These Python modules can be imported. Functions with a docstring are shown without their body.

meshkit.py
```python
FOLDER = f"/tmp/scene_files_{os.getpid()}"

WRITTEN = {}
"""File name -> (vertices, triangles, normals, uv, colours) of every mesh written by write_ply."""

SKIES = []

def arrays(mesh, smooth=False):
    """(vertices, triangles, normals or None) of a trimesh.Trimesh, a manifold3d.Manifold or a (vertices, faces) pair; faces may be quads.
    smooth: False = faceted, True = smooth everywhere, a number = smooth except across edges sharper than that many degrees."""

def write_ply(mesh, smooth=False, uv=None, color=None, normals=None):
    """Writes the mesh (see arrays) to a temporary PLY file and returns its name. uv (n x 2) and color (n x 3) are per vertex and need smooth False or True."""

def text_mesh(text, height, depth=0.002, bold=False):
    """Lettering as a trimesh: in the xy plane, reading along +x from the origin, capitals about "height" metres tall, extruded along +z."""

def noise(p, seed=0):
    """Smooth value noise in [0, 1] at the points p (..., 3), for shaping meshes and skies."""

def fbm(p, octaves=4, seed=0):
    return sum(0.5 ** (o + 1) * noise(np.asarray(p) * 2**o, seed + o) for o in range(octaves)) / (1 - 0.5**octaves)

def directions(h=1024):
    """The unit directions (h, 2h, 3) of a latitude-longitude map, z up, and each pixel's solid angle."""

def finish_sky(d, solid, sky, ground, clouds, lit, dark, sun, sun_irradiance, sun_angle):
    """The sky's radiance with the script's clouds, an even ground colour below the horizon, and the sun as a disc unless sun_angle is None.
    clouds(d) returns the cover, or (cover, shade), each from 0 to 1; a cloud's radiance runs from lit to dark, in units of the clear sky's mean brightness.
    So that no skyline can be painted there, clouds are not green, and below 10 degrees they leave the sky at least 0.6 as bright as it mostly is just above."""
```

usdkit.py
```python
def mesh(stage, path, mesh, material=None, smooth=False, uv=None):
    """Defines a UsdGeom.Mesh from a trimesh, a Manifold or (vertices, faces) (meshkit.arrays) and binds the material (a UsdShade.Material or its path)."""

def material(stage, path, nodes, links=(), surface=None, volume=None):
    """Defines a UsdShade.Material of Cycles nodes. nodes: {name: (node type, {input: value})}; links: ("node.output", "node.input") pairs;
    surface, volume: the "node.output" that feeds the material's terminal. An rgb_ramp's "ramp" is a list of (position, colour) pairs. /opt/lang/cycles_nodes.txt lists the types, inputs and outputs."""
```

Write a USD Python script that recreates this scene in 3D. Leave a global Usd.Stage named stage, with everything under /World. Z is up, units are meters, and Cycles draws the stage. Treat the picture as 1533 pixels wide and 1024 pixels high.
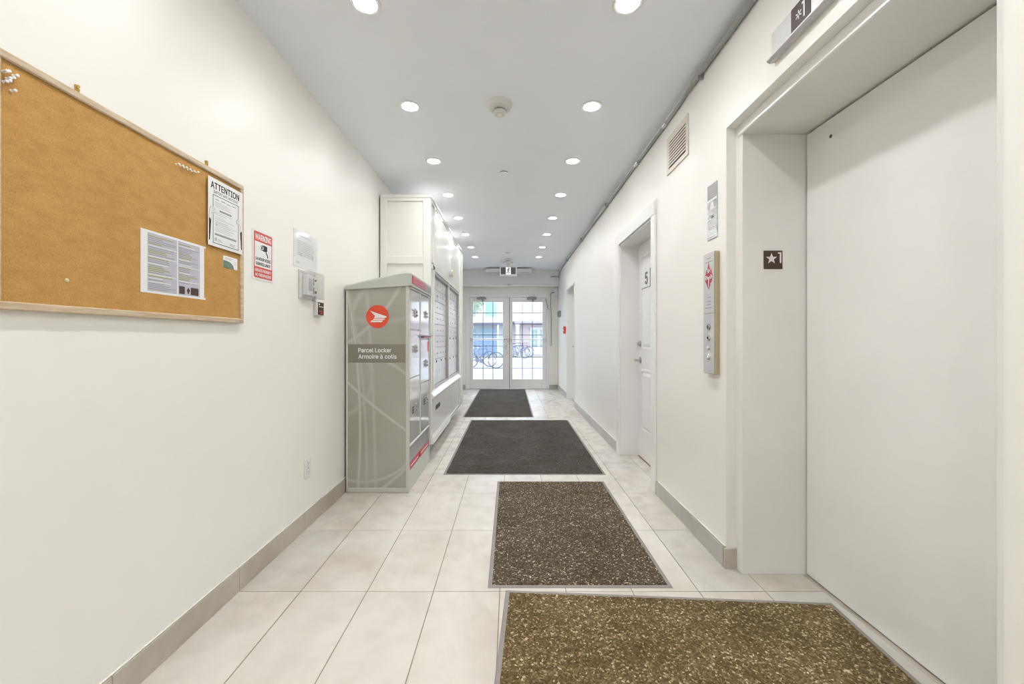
import math, random
import numpy as np
import trimesh
import usdkit, meshkit
from shapely.geometry import Polygon, box as sbox, Point
from shapely.ops import unary_union
from shapely import affinity
from pxr import Usd, UsdGeom, UsdLux, UsdShade, Gf, Sdf

random.seed(7)
rng = np.random.default_rng(7)
stage = Usd.Stage.CreateInMemory()
UsdGeom.SetStageUpAxis(stage, 'Z')
UsdGeom.SetStageMetersPerUnit(stage, 1.0)
UsdGeom.Xform.Define(stage, '/World')
UsdGeom.Scope.Define(stage, '/World/Looks')

# ------------------------------------------------------------------ camera, sky, sun, exposure
EXPOSURE = 1.45
LAMP = 102.0                      # radiance of the recessed lamps
SKY = 1.5
SUN = 1.7
cam = UsdGeom.Camera.Define(stage, '/World/camera')
cam.AddTranslateOp().Set(Gf.Vec3d(0, 0, 1.15))
cam.AddRotateXOp().Set(90.0)
cam.CreateHorizontalApertureAttr(36.0)
cam.CreateVerticalApertureAttr(36.0 * 1024 / 1533)
cam.CreateFocalLengthAttr(620.0 / 1533 * 36.0)
cam.CreateHorizontalApertureOffsetAttr(2.5 / 1533 * 36.0)
cam.CreateVerticalApertureOffsetAttr(-5.0 / 1533 * 36.0)
cam.CreateClippingRangeAttr(Gf.Vec2f(0.05, 500))
cam.CreateExposureAttr(EXPOSURE)

sky_mat = usdkit.material(stage, '/World/Looks/hazy_sky', {
    'tc': ('texture_coordinate', {}),
    'n': ('noise_texture', {'scale': 2.2, 'detail': 5.0, 'roughness': 0.55}),
    'r': ('rgb_ramp', {'ramp': [(0.35, (0.66, 0.80, 1.0)), (0.6, (0.98, 0.99, 1.0))]}),
    'bg': ('background_shader', {'strength': SKY}),
}, [('tc.generated', 'n.vector'), ('n.fac', 'r.fac'), ('r.color', 'bg.color')], surface='bg.background')
dome = UsdLux.DomeLight.Define(stage, '/World/sky')
dome.CreateIntensityAttr(1.0)
UsdShade.MaterialBindingAPI.Apply(dome.GetPrim()).Bind(sky_mat)
sun = UsdLux.DistantLight.Define(stage, '/World/sun')
sun.CreateAngleAttr(2.0)
sun.CreateIntensityAttr(SUN)
sun.CreateColorAttr(Gf.Vec3f(1.0, 0.97, 0.92))
sun.AddRotateXYZOp().Set(Gf.Vec3f(42, 0, -20))

# ------------------------------------------------------------------ helpers
def cb(x0, x1, y0, y1, z0, z1, c=0.002):
    """box with chamfered edges"""
    lo, hi = np.minimum((x0, y0, z0), (x1, y1, z1)), np.maximum((x0, y0, z0), (x1, y1, z1))
    if c <= 0:
        return trimesh.creation.box(bounds=[lo, hi])
    c = min(c, 0.45 * float((hi - lo).min()))
    p = []
    for s in np.ndindex(2, 2, 2):
        s = np.array(s)
        corner = np.where(s == 1, hi, lo)
        inward = np.where(s == 1, -c, c)
        for k in range(3):
            q = corner + inward
            q[k] = corner[k]
            p.append(q)
    return trimesh.convex.convex_hull(np.array(p))

def hull(pts):
    return trimesh.convex.convex_hull(np.array(pts, float))

def cat(*ms):
    out = []
    for m in ms:
        out += list(m) if isinstance(m, (list, tuple)) else [m]
    return trimesh.util.concatenate(out)

def tube(points, r, sides=10, closed=False):
    p = np.asarray(points, float)
    n = len(p)
    if closed:
        t = np.roll(p, -1, 0) - np.roll(p, 1, 0)
    else:
        t = np.gradient(p, axis=0)
    t /= np.linalg.norm(t, axis=1, keepdims=True) + 1e-12
    ref = np.array([0, 0, 1.0])
    if abs(np.abs(t[:, 2]).mean()) > 0.8:
        ref = np.array([1.0, 0, 0])
    a = np.cross(t, ref)
    a /= np.linalg.norm(a, axis=1, keepdims=True) + 1e-12
    b = np.cross(t, a)
    ang = np.arange(sides) * 2 * np.pi / sides
    v = p[:, None] + r * (np.cos(ang)[None, :, None] * a[:, None] + np.sin(ang)[None, :, None] * b[:, None])
    v = v.reshape(-1, 3)
    f = []
    for i in range(n if closed else n - 1):
        k = (i + 1) % n
        for j in range(sides):
            l = (j + 1) % sides
            f += [[i * sides + j, i * sides + l, k * sides + l], [i * sides + j, k * sides + l, k * sides + j]]
    if not closed:
        v = np.vstack([v, p[0], p[-1]])
        a0, a1 = n * sides, n * sides + 1
        for j in range(sides):
            l = (j + 1) % sides
            f += [[a0, l, j], [a1, (n - 1) * sides + j, (n - 1) * sides + l]]
    m = trimesh.Trimesh(v, np.array(f), process=False)
    m.fix_normals()
    return m

def cyl(p0, p1, r, n=20, r1=None):
    p0, p1 = np.array(p0, float), np.array(p1, float)
    L = np.linalg.norm(p1 - p0)
    r1 = r if r1 is None else r1
    m = trimesh.creation.revolve([(0, 0), (r, 0), (r1, L), (0, L)], sections=n)
    m.apply_transform(trimesh.geometry.align_vectors([0, 0, 1], (p1 - p0) / L))
    m.apply_translation(p0)
    return m

def lathe(profile, o=(0, 0, 0), axis=(0, 0, 1), n=28):
    m = trimesh.creation.revolve(profile, sections=n)
    m.apply_transform(trimesh.geometry.align_vectors([0, 0, 1], axis))
    m.apply_translation(o)
    return m

AX = {'L': ((0, 1, 0), (0, 0, 1), (1, 0, 0)),      # a surface that faces +x, read along +y
      'R': ((0, -1, 0), (0, 0, 1), (-1, 0, 0)),    # a surface that faces -x, read along -y
      'N': ((1, 0, 0), (0, 0, 1), (0, -1, 0))}     # a surface that faces -y, read along +x

def put(m, face, o):
    """mesh with local u, v, w placed on a surface"""
    T = np.eye(4)
    T[:3, :3] = np.array(AX[face], float).T
    T[:3, 3] = o
    m = m.copy()
    m.apply_transform(T)
    return m

def ext(poly, d):
    gs = list(getattr(poly, 'geoms', [poly]))
    return cat([trimesh.creation.extrude_polygon(g, d, engine='earcut') for g in gs if not g.is_empty and g.area > 0])

def plate(face, o, poly, d):
    return put(ext(poly, d), face, o)

def text(face, o, s, h, d=0.0006, bold=False, align='l', squeeze=1.0, fit=None):
    m = meshkit.text_mesh(s, h, d, bold)
    m.apply_scale([fit / (m.bounds[1][0] - m.bounds[0][0]) if fit else squeeze, 1, 1])
    w = m.bounds[1][0] - m.bounds[0][0]
    m.apply_translation([{'l': -m.bounds[0][0], 'c': -m.bounds[0][0] - w / 2, 'r': -m.bounds[1][0]}[align], 0, 0])
    return put(m, face, o)

def rrect(x0, y0, x1, y1, r):
    return sbox(x0 + r, y0 + r, x1 - r, y1 - r).buffer(r, quad_segs=4)

taken = {}
def numbered(parent, name):
    k = taken.get((parent, name), 0)
    taken[(parent, name)] = k + 1
    return f'{parent}/{name}' if k == 0 else f'{parent}/{name}_{k:03d}'

def tag(prim, label=None, cat=None, group=None, kind=None):
    for k, v in (('label', label), ('category', cat), ('group', group), ('kind', kind)):
        if v:
            prim.SetCustomDataByKey(k, v)

def single(name, mesh, mat, label, cat=None, group=None, kind=None, smooth=30):
    path = numbered('/World', name)
    m = usdkit.mesh(stage, path, mesh, mat, smooth=smooth)
    tag(m.GetPrim(), label, cat, group, kind)
    return path

class Thing:
    def __init__(self, name, label, cat=None, loc=(0, 0, 0), group=None, kind=None, rz=0.0):
        self.path = numbered('/World', name)
        self.name, self.cat, self.group, self.kind = name, cat, group, kind
        self.loc = np.array(loc, float)
        self.x = UsdGeom.Xform.Define(stage, self.path)
        self.x.AddTranslateOp().Set(Gf.Vec3d(*map(float, loc)))
        self.x.AddRotateZOp().Set(rz)
        self.prim = self.x.GetPrim()
        tag(self.prim, label, cat, group, kind)
    def part(self, name, mesh, mat, parent=None, smooth=30, label=None, kind=None, local=False):
        path = numbered(parent or self.path, name)
        if not local:
            mesh = mesh.copy()
            mesh.apply_translation(-self.loc)
        m = usdkit.mesh(stage, path, mesh, mat, smooth=smooth)
        tag(m.GetPrim(), label, None, None, kind)
        return path
    def dup(self, loc, label, rz=0.0, group=None):
        path = numbered('/World', self.name)
        x = UsdGeom.Xform.Define(stage, path)
        x.GetPrim().GetReferences().AddInternalReference(self.path)
        x.ClearXformOpOrder()
        x.GetPrim().GetAttribute('xformOp:translate').Set(Gf.Vec3d(*map(float, loc)))
        x.GetPrim().GetAttribute('xformOp:rotateZ').Set(rz)
        x.SetXformOpOrder([UsdGeom.XformOp(x.GetPrim().GetAttribute('xformOp:translate')), UsdGeom.XformOp(x.GetPrim().GetAttribute('xformOp:rotateZ'))])
        x.GetPrim().SetInstanceable(True)
        tag(x.GetPrim(), label, self.cat, group or self.group, self.kind)

# ------------------------------------------------------------------ materials
def M(name, nodes, links, surface='p.BSDF'):
    return usdkit.material(stage, '/World/Looks/' + name, nodes, links, surface=surface)

def plain(name, col, rough=0.5, metal=0.0, **kw):
    return M(name, {'p': ('principled_bsdf', {'base_color': col, 'roughness': rough, 'metallic': metal, **kw})}, [])

def mottled(name, c1, c2, scale, rough=0.5, bump=0.0, bump_scale=None, detail=4.0, metal=0.0, lo=0.35, hi=0.65, stretch=(1, 1, 1), dist=0.01):
    nodes = {'g': ('geometry', {}), 'mp': ('mapping', {'mapping_type': 'point', 'scale': stretch}),
             'n': ('noise_texture', {'scale': scale, 'detail': detail, 'roughness': 0.6}),
             'r': ('rgb_ramp', {'ramp': [(lo, c1), (hi, c2)]}),
             'p': ('principled_bsdf', {'roughness': rough, 'metallic': metal})}
    links = [('g.position', 'mp.vector'), ('mp.vector', 'n.vector'), ('n.fac', 'r.fac'), ('r.color', 'p.base_color')]
    if bump:
        nodes['nb'] = ('noise_texture', {'scale': bump_scale or scale * 8, 'detail': 3.0})
        nodes['b'] = ('bump', {'strength': bump, 'distance': dist})
        links += [('g.position', 'nb.vector'), ('nb.fac', 'b.height'), ('b.normal', 'p.normal')]
    return M(name, nodes, links)

wall_paint = mottled('wall_paint', (0.875, 0.86, 0.82), (0.89, 0.875, 0.835), 1.3, 0.42, 0.06, 260, dist=0.002)
return_paint = mottled('return_paint', (0.84, 0.82, 0.78), (0.86, 0.84, 0.80), 1.3, 0.45, 0.06, 260, dist=0.002)
ceiling_paint = mottled('ceiling_paint', (0.885, 0.91, 0.95), (0.90, 0.925, 0.96), 1.7, 0.8, 0.35, 110, dist=0.004)
trim_paint = plain('trim_paint', (0.87, 0.865, 0.85), 0.28)
cabinet_paint = mottled('cabinet_paint', (0.85, 0.84, 0.80), (0.87, 0.86, 0.825), 2.0, 0.25)
bulkhead_paint = plain('bulkhead_paint', (0.86, 0.86, 0.87), 0.6)
elevator_paint = mottled('elevator_paint', (0.85, 0.85, 0.83), (0.88, 0.88, 0.86), 2.4, 0.33, 0.03, 120, dist=0.002)
elevator_frame_paint = mottled('elevator_frame_paint', (0.84, 0.83, 0.805), (0.87, 0.865, 0.84), 2.2, 0.3, 0.04, 90, dist=0.002)
grout = plain('grout', (0.26, 0.225, 0.18), 0.9)
tile_mats = []
for i, k in enumerate((1.0, (0.925, 0.935, 0.945), 1.035, (0.965, 0.96, 0.95))):
    c1, c2, c3 = [tuple(np.array(c) * np.array(k)) for c in ((0.51, 0.465, 0.40), (0.62, 0.585, 0.535), (0.70, 0.67, 0.625))]
    tile_mats.append(M(f'floor_tile_{i}', {
        'g': ('geometry', {}), 'mp': ('mapping', {'mapping_type': 'point', 'location': (i * 3.7, i * 1.9, 0), 'rotation': (0, 0, 0.5 + i), 'scale': (1.0, 0.55, 1)}),
        'n': ('noise_texture', {'scale': 2.0, 'detail': 9.0, 'roughness': 0.6, 'distortion': 0.7}),
        'r': ('rgb_ramp', {'ramp': [(0.28, c1), (0.5, c2), (0.72, c3)]}),
        'n2': ('noise_texture', {'scale': 9.0, 'detail': 4.0}),
        'rr': ('map_range', {'from_min': 0.3, 'from_max': 0.7, 'to_min': 0.24, 'to_max': 0.4}),
        'p': ('principled_bsdf', {'specular_ior_level': 0.45})},
        [('g.position', 'mp.vector'), ('mp.vector', 'n.vector'), ('n.fac', 'r.fac'), ('r.color', 'p.base_color'),
         ('g.position', 'n2.vector'), ('n2.fac', 'rr.value'), ('rr.result', 'p.roughness')]))
base_tile = mottled('baseboard_tile', (0.42, 0.375, 0.315), (0.54, 0.495, 0.43), 3.5, 0.35, detail=8)
base_tile_grey = mottled('baseboard_tile_grey', (0.40, 0.385, 0.36), (0.50, 0.485, 0.46), 3.5, 0.35, detail=8)
caulk = plain('caulk', (0.78, 0.77, 0.74), 0.5)
cork = M('cork', {
    'g': ('geometry', {}), 'n': ('noise_texture', {'scale': 16.0, 'detail': 8.0, 'roughness': 0.7}), 'n2': ('noise_texture', {'scale': 260.0, 'detail': 3.0}),
    'mp': ('mapping', {'mapping_type': 'point', 'scale': (1, 1, 2.2)}),
    'r': ('rgb_ramp', {'ramp': [(0.25, (0.46, 0.245, 0.062)), (0.5, (0.54, 0.30, 0.085)), (0.75, (0.60, 0.35, 0.11))]}),
    'r2': ('rgb_ramp', {'ramp': [(0.3, (0.78, 0.75, 0.7)), (0.55, (1, 1, 1)), (0.75, (1.12, 1.1, 1.05))]}),
    'x': ('mix_color', {'blend_type': 'multiply', 'fac': 0.8, 'use_clamp_result': False}),
    'b': ('bump', {'strength': 0.25, 'distance': 0.002}), 'p': ('principled_bsdf', {'roughness': 0.85})},
    [('g.position', 'mp.vector'), ('mp.vector', 'n.vector'), ('g.position', 'n2.vector'), ('n.fac', 'r.fac'), ('n2.fac', 'r2.fac'), ('r.color', 'x.a'), ('r2.color', 'x.b'),
     ('x.result', 'p.base_color'), ('n2.fac', 'b.height'), ('b.normal', 'p.normal')])
board_wood = mottled('board_wood', (0.50, 0.38, 0.25), (0.66, 0.54, 0.39), 14, 0.45, stretch=(6, 0.7, 6), detail=6)
paper = plain('paper', (0.82, 0.82, 0.83), 0.6)
print_grey = plain('print_grey', (0.30, 0.30, 0.34), 0.6)
print_pale = plain('print_pale', (0.50, 0.50, 0.53), 0.6)
print_black = plain('print_black', (0.02, 0.018, 0.018), 0.5)
print_olive = plain('print_olive', (0.36, 0.37, 0.14), 0.6)
print_lilac = plain('print_lilac', (0.52, 0.51, 0.58), 0.6)
print_brown = plain('print_brown', (0.06, 0.035, 0.025), 0.5)
sign_red = plain('sign_red', (0.62, 0.075, 0.06), 0.35)
sign_white = plain('sign_white', (0.82, 0.82, 0.81), 0.35)
card_green = plain('card_green', (0.14, 0.22, 0.17), 0.5)
plastic_white = plain('plastic_white', (0.80, 0.80, 0.79), 0.35)
sprinkler_white = plain('sprinkler_white', (0.95, 0.95, 0.95), 0.3)
detector_plastic = plain('detector_plastic', (0.68, 0.68, 0.65), 0.4)
plastic_grey = plain('plastic_grey', (0.33, 0.33, 0.33), 0.45)
black_plastic = plain('black_plastic', (0.025, 0.025, 0.026), 0.4)
pin_plastic = plain('pin_plastic', (0.90, 0.90, 0.90), 0.15)
brass = plain('brass', (0.55, 0.38, 0.12), 0.35, 0.9)
steel = mottled('brushed_steel', (0.50, 0.50, 0.51), (0.62, 0.62, 0.63), 30, 0.24, metal=1.0, stretch=(1, 1, 12))
panel_steel = mottled('panel_steel', (0.60, 0.60, 0.61), (0.68, 0.68, 0.69), 40, 0.42, metal=0.35, stretch=(1, 1, 10))
bronze_side = plain('bronze_side', (0.50, 0.42, 0.29), 0.38, 0.6)
conduit_metal = plain('conduit_metal', (0.36, 0.36, 0.36), 0.45, 0.15)
chrome = plain('chrome', (0.72, 0.72, 0.72), 0.16, 1.0)
dark_gap = plain('dark_gap', (0.035, 0.025, 0.015), 0.8)
vent_dark = plain('vent_dark', (0.10, 0.07, 0.065), 0.8)
vent_paint = plain('vent_paint', (0.72, 0.68, 0.62), 0.4)
locker_metal = plain('locker_metal', (0.56, 0.575, 0.52), 0.35)
locker_cap = plain('locker_cap', (0.50, 0.52, 0.475), 0.38)
locker_door = plain('locker_door', (0.80, 0.80, 0.805), 0.12, 0.25, coat_weight=0.6)
locker_kick = plain('locker_kick', (0.40, 0.405, 0.40), 0.3, 0.2)
locker_red = plain('locker_red', (0.66, 0.03, 0.05), 0.35)
locker_pink = plain('locker_pink', (0.56, 0.20, 0.27), 0.3)
locker_band = plain('locker_band', (0.235, 0.215, 0.18), 0.4)
logo_orange = plain('logo_orange', (0.76, 0.085, 0.04), 0.4)
mailbox_metal = plain('mailbox_metal', (0.78, 0.78, 0.785), 0.27, 0.15)
mailbox_frame = plain('mailbox_frame', (0.45, 0.45, 0.455), 0.4, 0.3)
toe_paint = plain('toe_paint', (0.45, 0.45, 0.45), 0.6)
yellowed = plain('yellowed_plastic', (0.70, 0.66, 0.40), 0.4)
mat_rubber = plain('mat_rubber', (0.27, 0.25, 0.235), 0.6)
lamp_lens = M('lamp_lens', {'w': ('layer_weight', {'blend': 0.5}), 'c': ('math', {'math_type': 'subtract', 'value1': 1.0}), 'q': ('math', {'math_type': 'power', 'value2': 1.2}),
    'k': ('math', {'math_type': 'multiply', 'value2': LAMP}), 'e': ('emission', {'color': (1.0, 0.995, 0.985)})},
    [('w.facing', 'c.value2'), ('c.value', 'q.value1'), ('q.value', 'k.value1'), ('k.value', 'e.strength')], 'e.emission')
exit_glow = M('exit_glow', {'e': ('emission', {'color': (1.0, 1.0, 1.0), 'strength': 0.42})}, [], 'e.emission')
exit_dark = plain('exit_dark', (0.13, 0.145, 0.14), 0.5)

def pane(name, tint, ior=0.03):
    return M(name, {'t': ('transparent_bsdf', {'color': tint}), 's': ('glossy_bsdf', {'color': (0.9, 0.9, 0.9), 'roughness': 0.03}),
                    'f': ('layer_weight', {'blend': 0.5}), 'w': ('math', {'math_type': 'power', 'value2': 4.0}), 'k': ('math', {'math_type': 'multiply_add', 'value2': 0.5, 'value3': ior}), 'm': ('mix_closure', {})},
             [('f.facing', 'w.value1'), ('w.value', 'k.value1'), ('k.value', 'm.fac'), ('t.BSDF', 'm.closure1'), ('s.BSDF', 'm.closure2')], 'm.closure')
door_glass = pane('door_glass', (0.96, 0.98, 1.0))
guard_plastic = pane('guard_plastic', (0.965, 0.965, 0.97), 0.05)

def carpet(name, ramp, scale, cloud, rough=0.95):
    """loop pile: each yarn tip its own tone, with wide worn patches"""
    return M(name, {
        'g': ('geometry', {}), 'v': ('voronoi_texture', {'scale': scale, 'feature': 'f1'}), 's': ('separate_color', {'color_type': 'rgb'}),
        'r': ('rgb_ramp', {'ramp': ramp}), 'n': ('noise_texture', {'scale': 3.2, 'detail': 5.0, 'roughness': 0.6}),
        'rn': ('rgb_ramp', {'ramp': [(0.3, cloud[0]), (0.7, cloud[1])]}),
        'x': ('mix_color', {'blend_type': 'multiply', 'fac': 1.0, 'use_clamp': False}),
        'inv': ('math', {'math_type': 'subtract', 'value1': 1.0}),
        'b': ('bump', {'strength': 0.8, 'distance': 0.003}),
        'p': ('principled_bsdf', {'roughness': rough, 'specular_ior_level': 0.15, 'sheen_weight': 0.08})},
        [('g.position', 'v.vector'), ('v.color', 's.color'), ('s.r', 'r.fac'), ('g.position', 'n.vector'), ('n.fac', 'rn.fac'),
         ('r.color', 'x.a'), ('rn.color', 'x.b'), ('x.result', 'p.base_color'), ('v.distance', 'inv.value2'), ('inv.value', 'b.height'), ('b.normal', 'p.normal')])
mat_brown = carpet('mat_brown', [(0.0, (0.075, 0.048, 0.017)), (0.5, (0.135, 0.092, 0.038)), (0.82, (0.20, 0.145, 0.07)), (0.95, (0.36, 0.29, 0.17)), (1.0, (0.55, 0.47, 0.32))], 150, ((0.70, 0.66, 0.55), (1.35, 1.36, 1.42)))
mat_speckle = carpet('mat_speckle', [(0.0, (0.042, 0.031, 0.017)), (0.5, (0.088, 0.066, 0.039)), (0.84, (0.135, 0.106, 0.068)), (0.95, (0.36, 0.31, 0.22)), (1.0, (0.60, 0.54, 0.42))], 145, ((0.75, 0.73, 0.66), (1.25, 1.26, 1.30)))
mat_grey = carpet('mat_grey', [(0.0, (0.040, 0.033, 0.026)), (0.6, (0.057, 0.048, 0.039)), (0.93, (0.083, 0.071, 0.058)), (1.0, (0.16, 0.145, 0.12))], 120, ((0.72, 0.66, 0.58), (1.25, 1.30, 1.36)))

# ------------------------------------------------------------------ the shell
XL, XR, YB, YF, ZC = -1.243, 1.085, -3.0, 9.45, 2.68
XD = 1.435                                   # elevator door plane
EY0, EY1, EZ = 0.965, 2.02, 2.15             # elevator opening inside its frame
SY0, SY1, SZ, SX = 3.15, 4.09, 2.075, 1.26   # suite door
FY0, FY1, FZ, FX = 6.97, 7.92, 2.10, 1.235   # far doorway
TW = 0.2

floor = Thing('floor', 'pale beige rectangular stone-look floor tiles running down the corridor', 'floor', kind='structure')
floor.part('grout_bed', cb(XL - 0.1, XD + 0.2, YB - 0.1, YF + 0.2, -0.12, -0.0016, 0), grout, smooth=False, label='brown grout between the floor tiles')
area = unary_union([sbox(XL, YB, XR, YF + 0.1), sbox(XR - 0.01, EY0 - 0.06, XD - 0.012, EY1 + 0.06), sbox(XR - 0.01, SY0, SX, SY1), sbox(XR - 0.01, FY0, FX, FY1)])
PX, PY = 0.302, 0.601
for j in range(-9, 13):
    for i in range(-2, 9):
        x0, y0 = -0.954 + i * PX, 1.884 + j * PY
        rect = sbox(x0 + 0.0017, y0 + 0.0017, x0 + PX - 0.0017, y0 + PY - 0.0017)
        g = rect.intersection(area)
        if g.is_empty or g.area < 0.002:
            continue
        if g.area > rect.area - 1e-6:
            b = rect.bounds
            m = cb(b[0], b[2], b[1], b[3], -0.009, 0.0, 0.0012)
        else:
            m = ext(g, 0.009)
            m.apply_translation([0, 0, -0.009])
        floor.part('tile', m, tile_mats[rng.integers(4)], smooth=False)

single('ceiling', cb(XL - 0.3, XR + 0.3, YB - 0.2, YF + 0.3, ZC, ZC + 0.15, 0), ceiling_paint, 'grey-white stippled ceiling with two rows of recessed lamps', 'ceiling', kind='structure', smooth=False)
single('wall_left', cb(XL - 0.15, XL, YB - 0.2, YF + 0.3, -0.1, ZC, 0), wall_paint, 'cream painted left wall with the cork board', 'wall', kind='structure', smooth=False)
single('wall_back', cb(XL - 0.15, XR + 0.3, YB - 0.15, YB, -0.1, ZC, 0), wall_paint, 'cream end wall behind the photographer', 'wall', kind='structure', smooth=False)
# right wall, with its three openings
hole = unary_union([sbox(EY0 - 0.055, -1, EY1 + 0.06, EZ + 0.057), sbox(SY0, -1, SY1, SZ), sbox(FY0, -1, FY1, FZ)])
wp = sbox(YB - 0.1, -0.1, YF + 0.2, ZC).difference(hole)
wm = ext(wp, TW)
T = np.eye(4); T[:3, :3] = np.array([[0, 0, 1], [1, 0, 0], [0, 1, 0]], float); T[:3, 3] = (XR, 0, 0)
wm.apply_transform(T)
single('wall_right', wm, wall_paint, 'cream painted right wall with elevator and suite door', 'wall', kind='structure', smooth=False)
# far wall with the double door opening
DX0, DX1, DZ = -0.985, 0.853, 2.14
wf = sbox(XL - 0.1, -0.1, XR + 0.1, ZC).difference(sbox(DX0, -1, DX1, DZ))
single('wall_far', plate('N', (0, YF + 0.15, 0), wf, 0.15), wall_paint, 'white far wall around the glass entrance doors', 'wall', kind='structure', smooth=False)
bk = Thing('trim_1', 'grey bulkhead beam across the corridor above the glass doors', 'bulkhead', (0, 9.25, 2.33), kind='structure')
bk.part('beam', cb(XL, XR, 9.22, YF, 2.335, ZC, 0.002), bulkhead_paint)
bk.part('moulding', cb(XL, XR, 9.195, 9.27, 2.318, 2.36, 0.006), trim_paint, label='white moulding along the lower edge')

# baseboards
bl = Thing('baseboard_left', 'beige tile baseboard along the left wall', 'baseboard', (XL, 0, 0), kind='structure')
y = 1.884 - 9 * PY
while y < YF - 0.05:
    y1 = min(y + PY, YF)
    if y > YB - 0.5:
        bl.part('baseboard_tile', cb(XL, XL + 0.011, max(y, YB) + 0.0012, y1 - 0.0012, 0, 0.104, 0.0012), base_tile, smooth=False)
    y += PY
bl.part('caulk_bead', cb(XL, XL + 0.008, YB, YF, 0.104, 0.110, 0.002), caulk)
br = Thing('baseboard_right', 'grey tile baseboard along the right wall', 'baseboard', (XR, 0, 0), kind='structure')
for y0, y1, t in ((YB, 0.9, .012), (2.086, 2.46, .015), (2.46, 3.06, .011), (4.18, 4.79, .011), (4.79, 5.39, .011), (5.39, 5.99, .011), (5.99, 6.59, .011), (6.59, 6.96, .011), (7.94, 8.54, .011), (8.54, 9.14, .011), (9.14, YF, .011)):
    br.part('baseboard_tile', cb(XR - t, XR, y0 + 0.0012, y1 - 0.0012, 0, 0.103 - (0.003 if y0 == 2.086 else 0), 0.0012), base_tile_grey, smooth=False)
br.part('baseboard_tile', cb(XR - 0.015, 1.134, 2.068, 2.0795, 0, 0.100, 0.0012), base_tile, smooth=False)
br.part('caulk_bead', cat(cb(XR - 0.008, XR, 2.086, 3.06, 0.1035, 0.108, 0.0015), cb(XR - 0.008, XR, 4.18, 6.96, 0.1035, 0.108, 0.0015)), caulk)
bf = Thing('baseboard_far', 'grey tile baseboard beside the glass entrance doors', 'baseboard', (0.95, YF, 0), kind='structure')
bf.part('baseboard_tile', cb(DX1 + 0.035, XR - 0.012, YF - 0.012, YF, 0, 0.1, 0.001), base_tile_grey, smooth=False)
bf.part('baseboard_tile', cb(XL + 0.012, DX0 - 0.035, YF - 0.012, YF, 0, 0.1, 0.001), base_tile_grey, smooth=False)

# ------------------------------------------------------------------ elevator
XFm = 1.132
fr = Thing('trim_2', 'off-white steel frame lining the elevator opening', 'elevator frame', (XFm, (EY0 + EY1) / 2, 0), kind='structure')
fr.part('jamb', cb(XFm, XD + 0.045, EY1, EY1 + 0.0595, 0, EZ, 0.0015), elevator_frame_paint)
fr.part('jamb', cb(XFm, XD + 0.045, EY0 - 0.0545, EY0, 0, EZ, 0.0015), elevator_frame_paint)
fr.part('header', cb(XFm, XD + 0.045, EY0 - 0.0545, EY1 + 0.0595, EZ, EZ + 0.0565, 0.0015), elevator_frame_paint)
fr.part('header_lip', cb(XFm - 0.010, XFm + 0.004, EY0 - 0.03, EY1 + 0.04, EZ - 0.003, EZ + 0.012, 0.004), trim_paint, label='bright rounded lip along the header')
fr.part('shaft_lining', cb(XD + 0.046, XD + 0.06, EY0 - 0.1, EY1 + 0.1, -0.1, EZ + 0.1, 0), dark_gap)
fr.part('sill', cb(XD - 0.012, XD + 0.044, EY0, EY1, -0.009, 0.001, 0.0005), base_tile, label='metal sill under the elevator door')
ed = Thing('door_1', 'wide plain off-white elevator door panel', 'elevator door', (XD, (EY0 + EY1) / 2, 0), kind='structure')
ed.part('door_panel', cb(XD + 0.006, XD + 0.044, EY0 + 0.0025, EY1 - 0.008, 0.007, EZ - 0.010, 0.001), elevator_paint)
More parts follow.
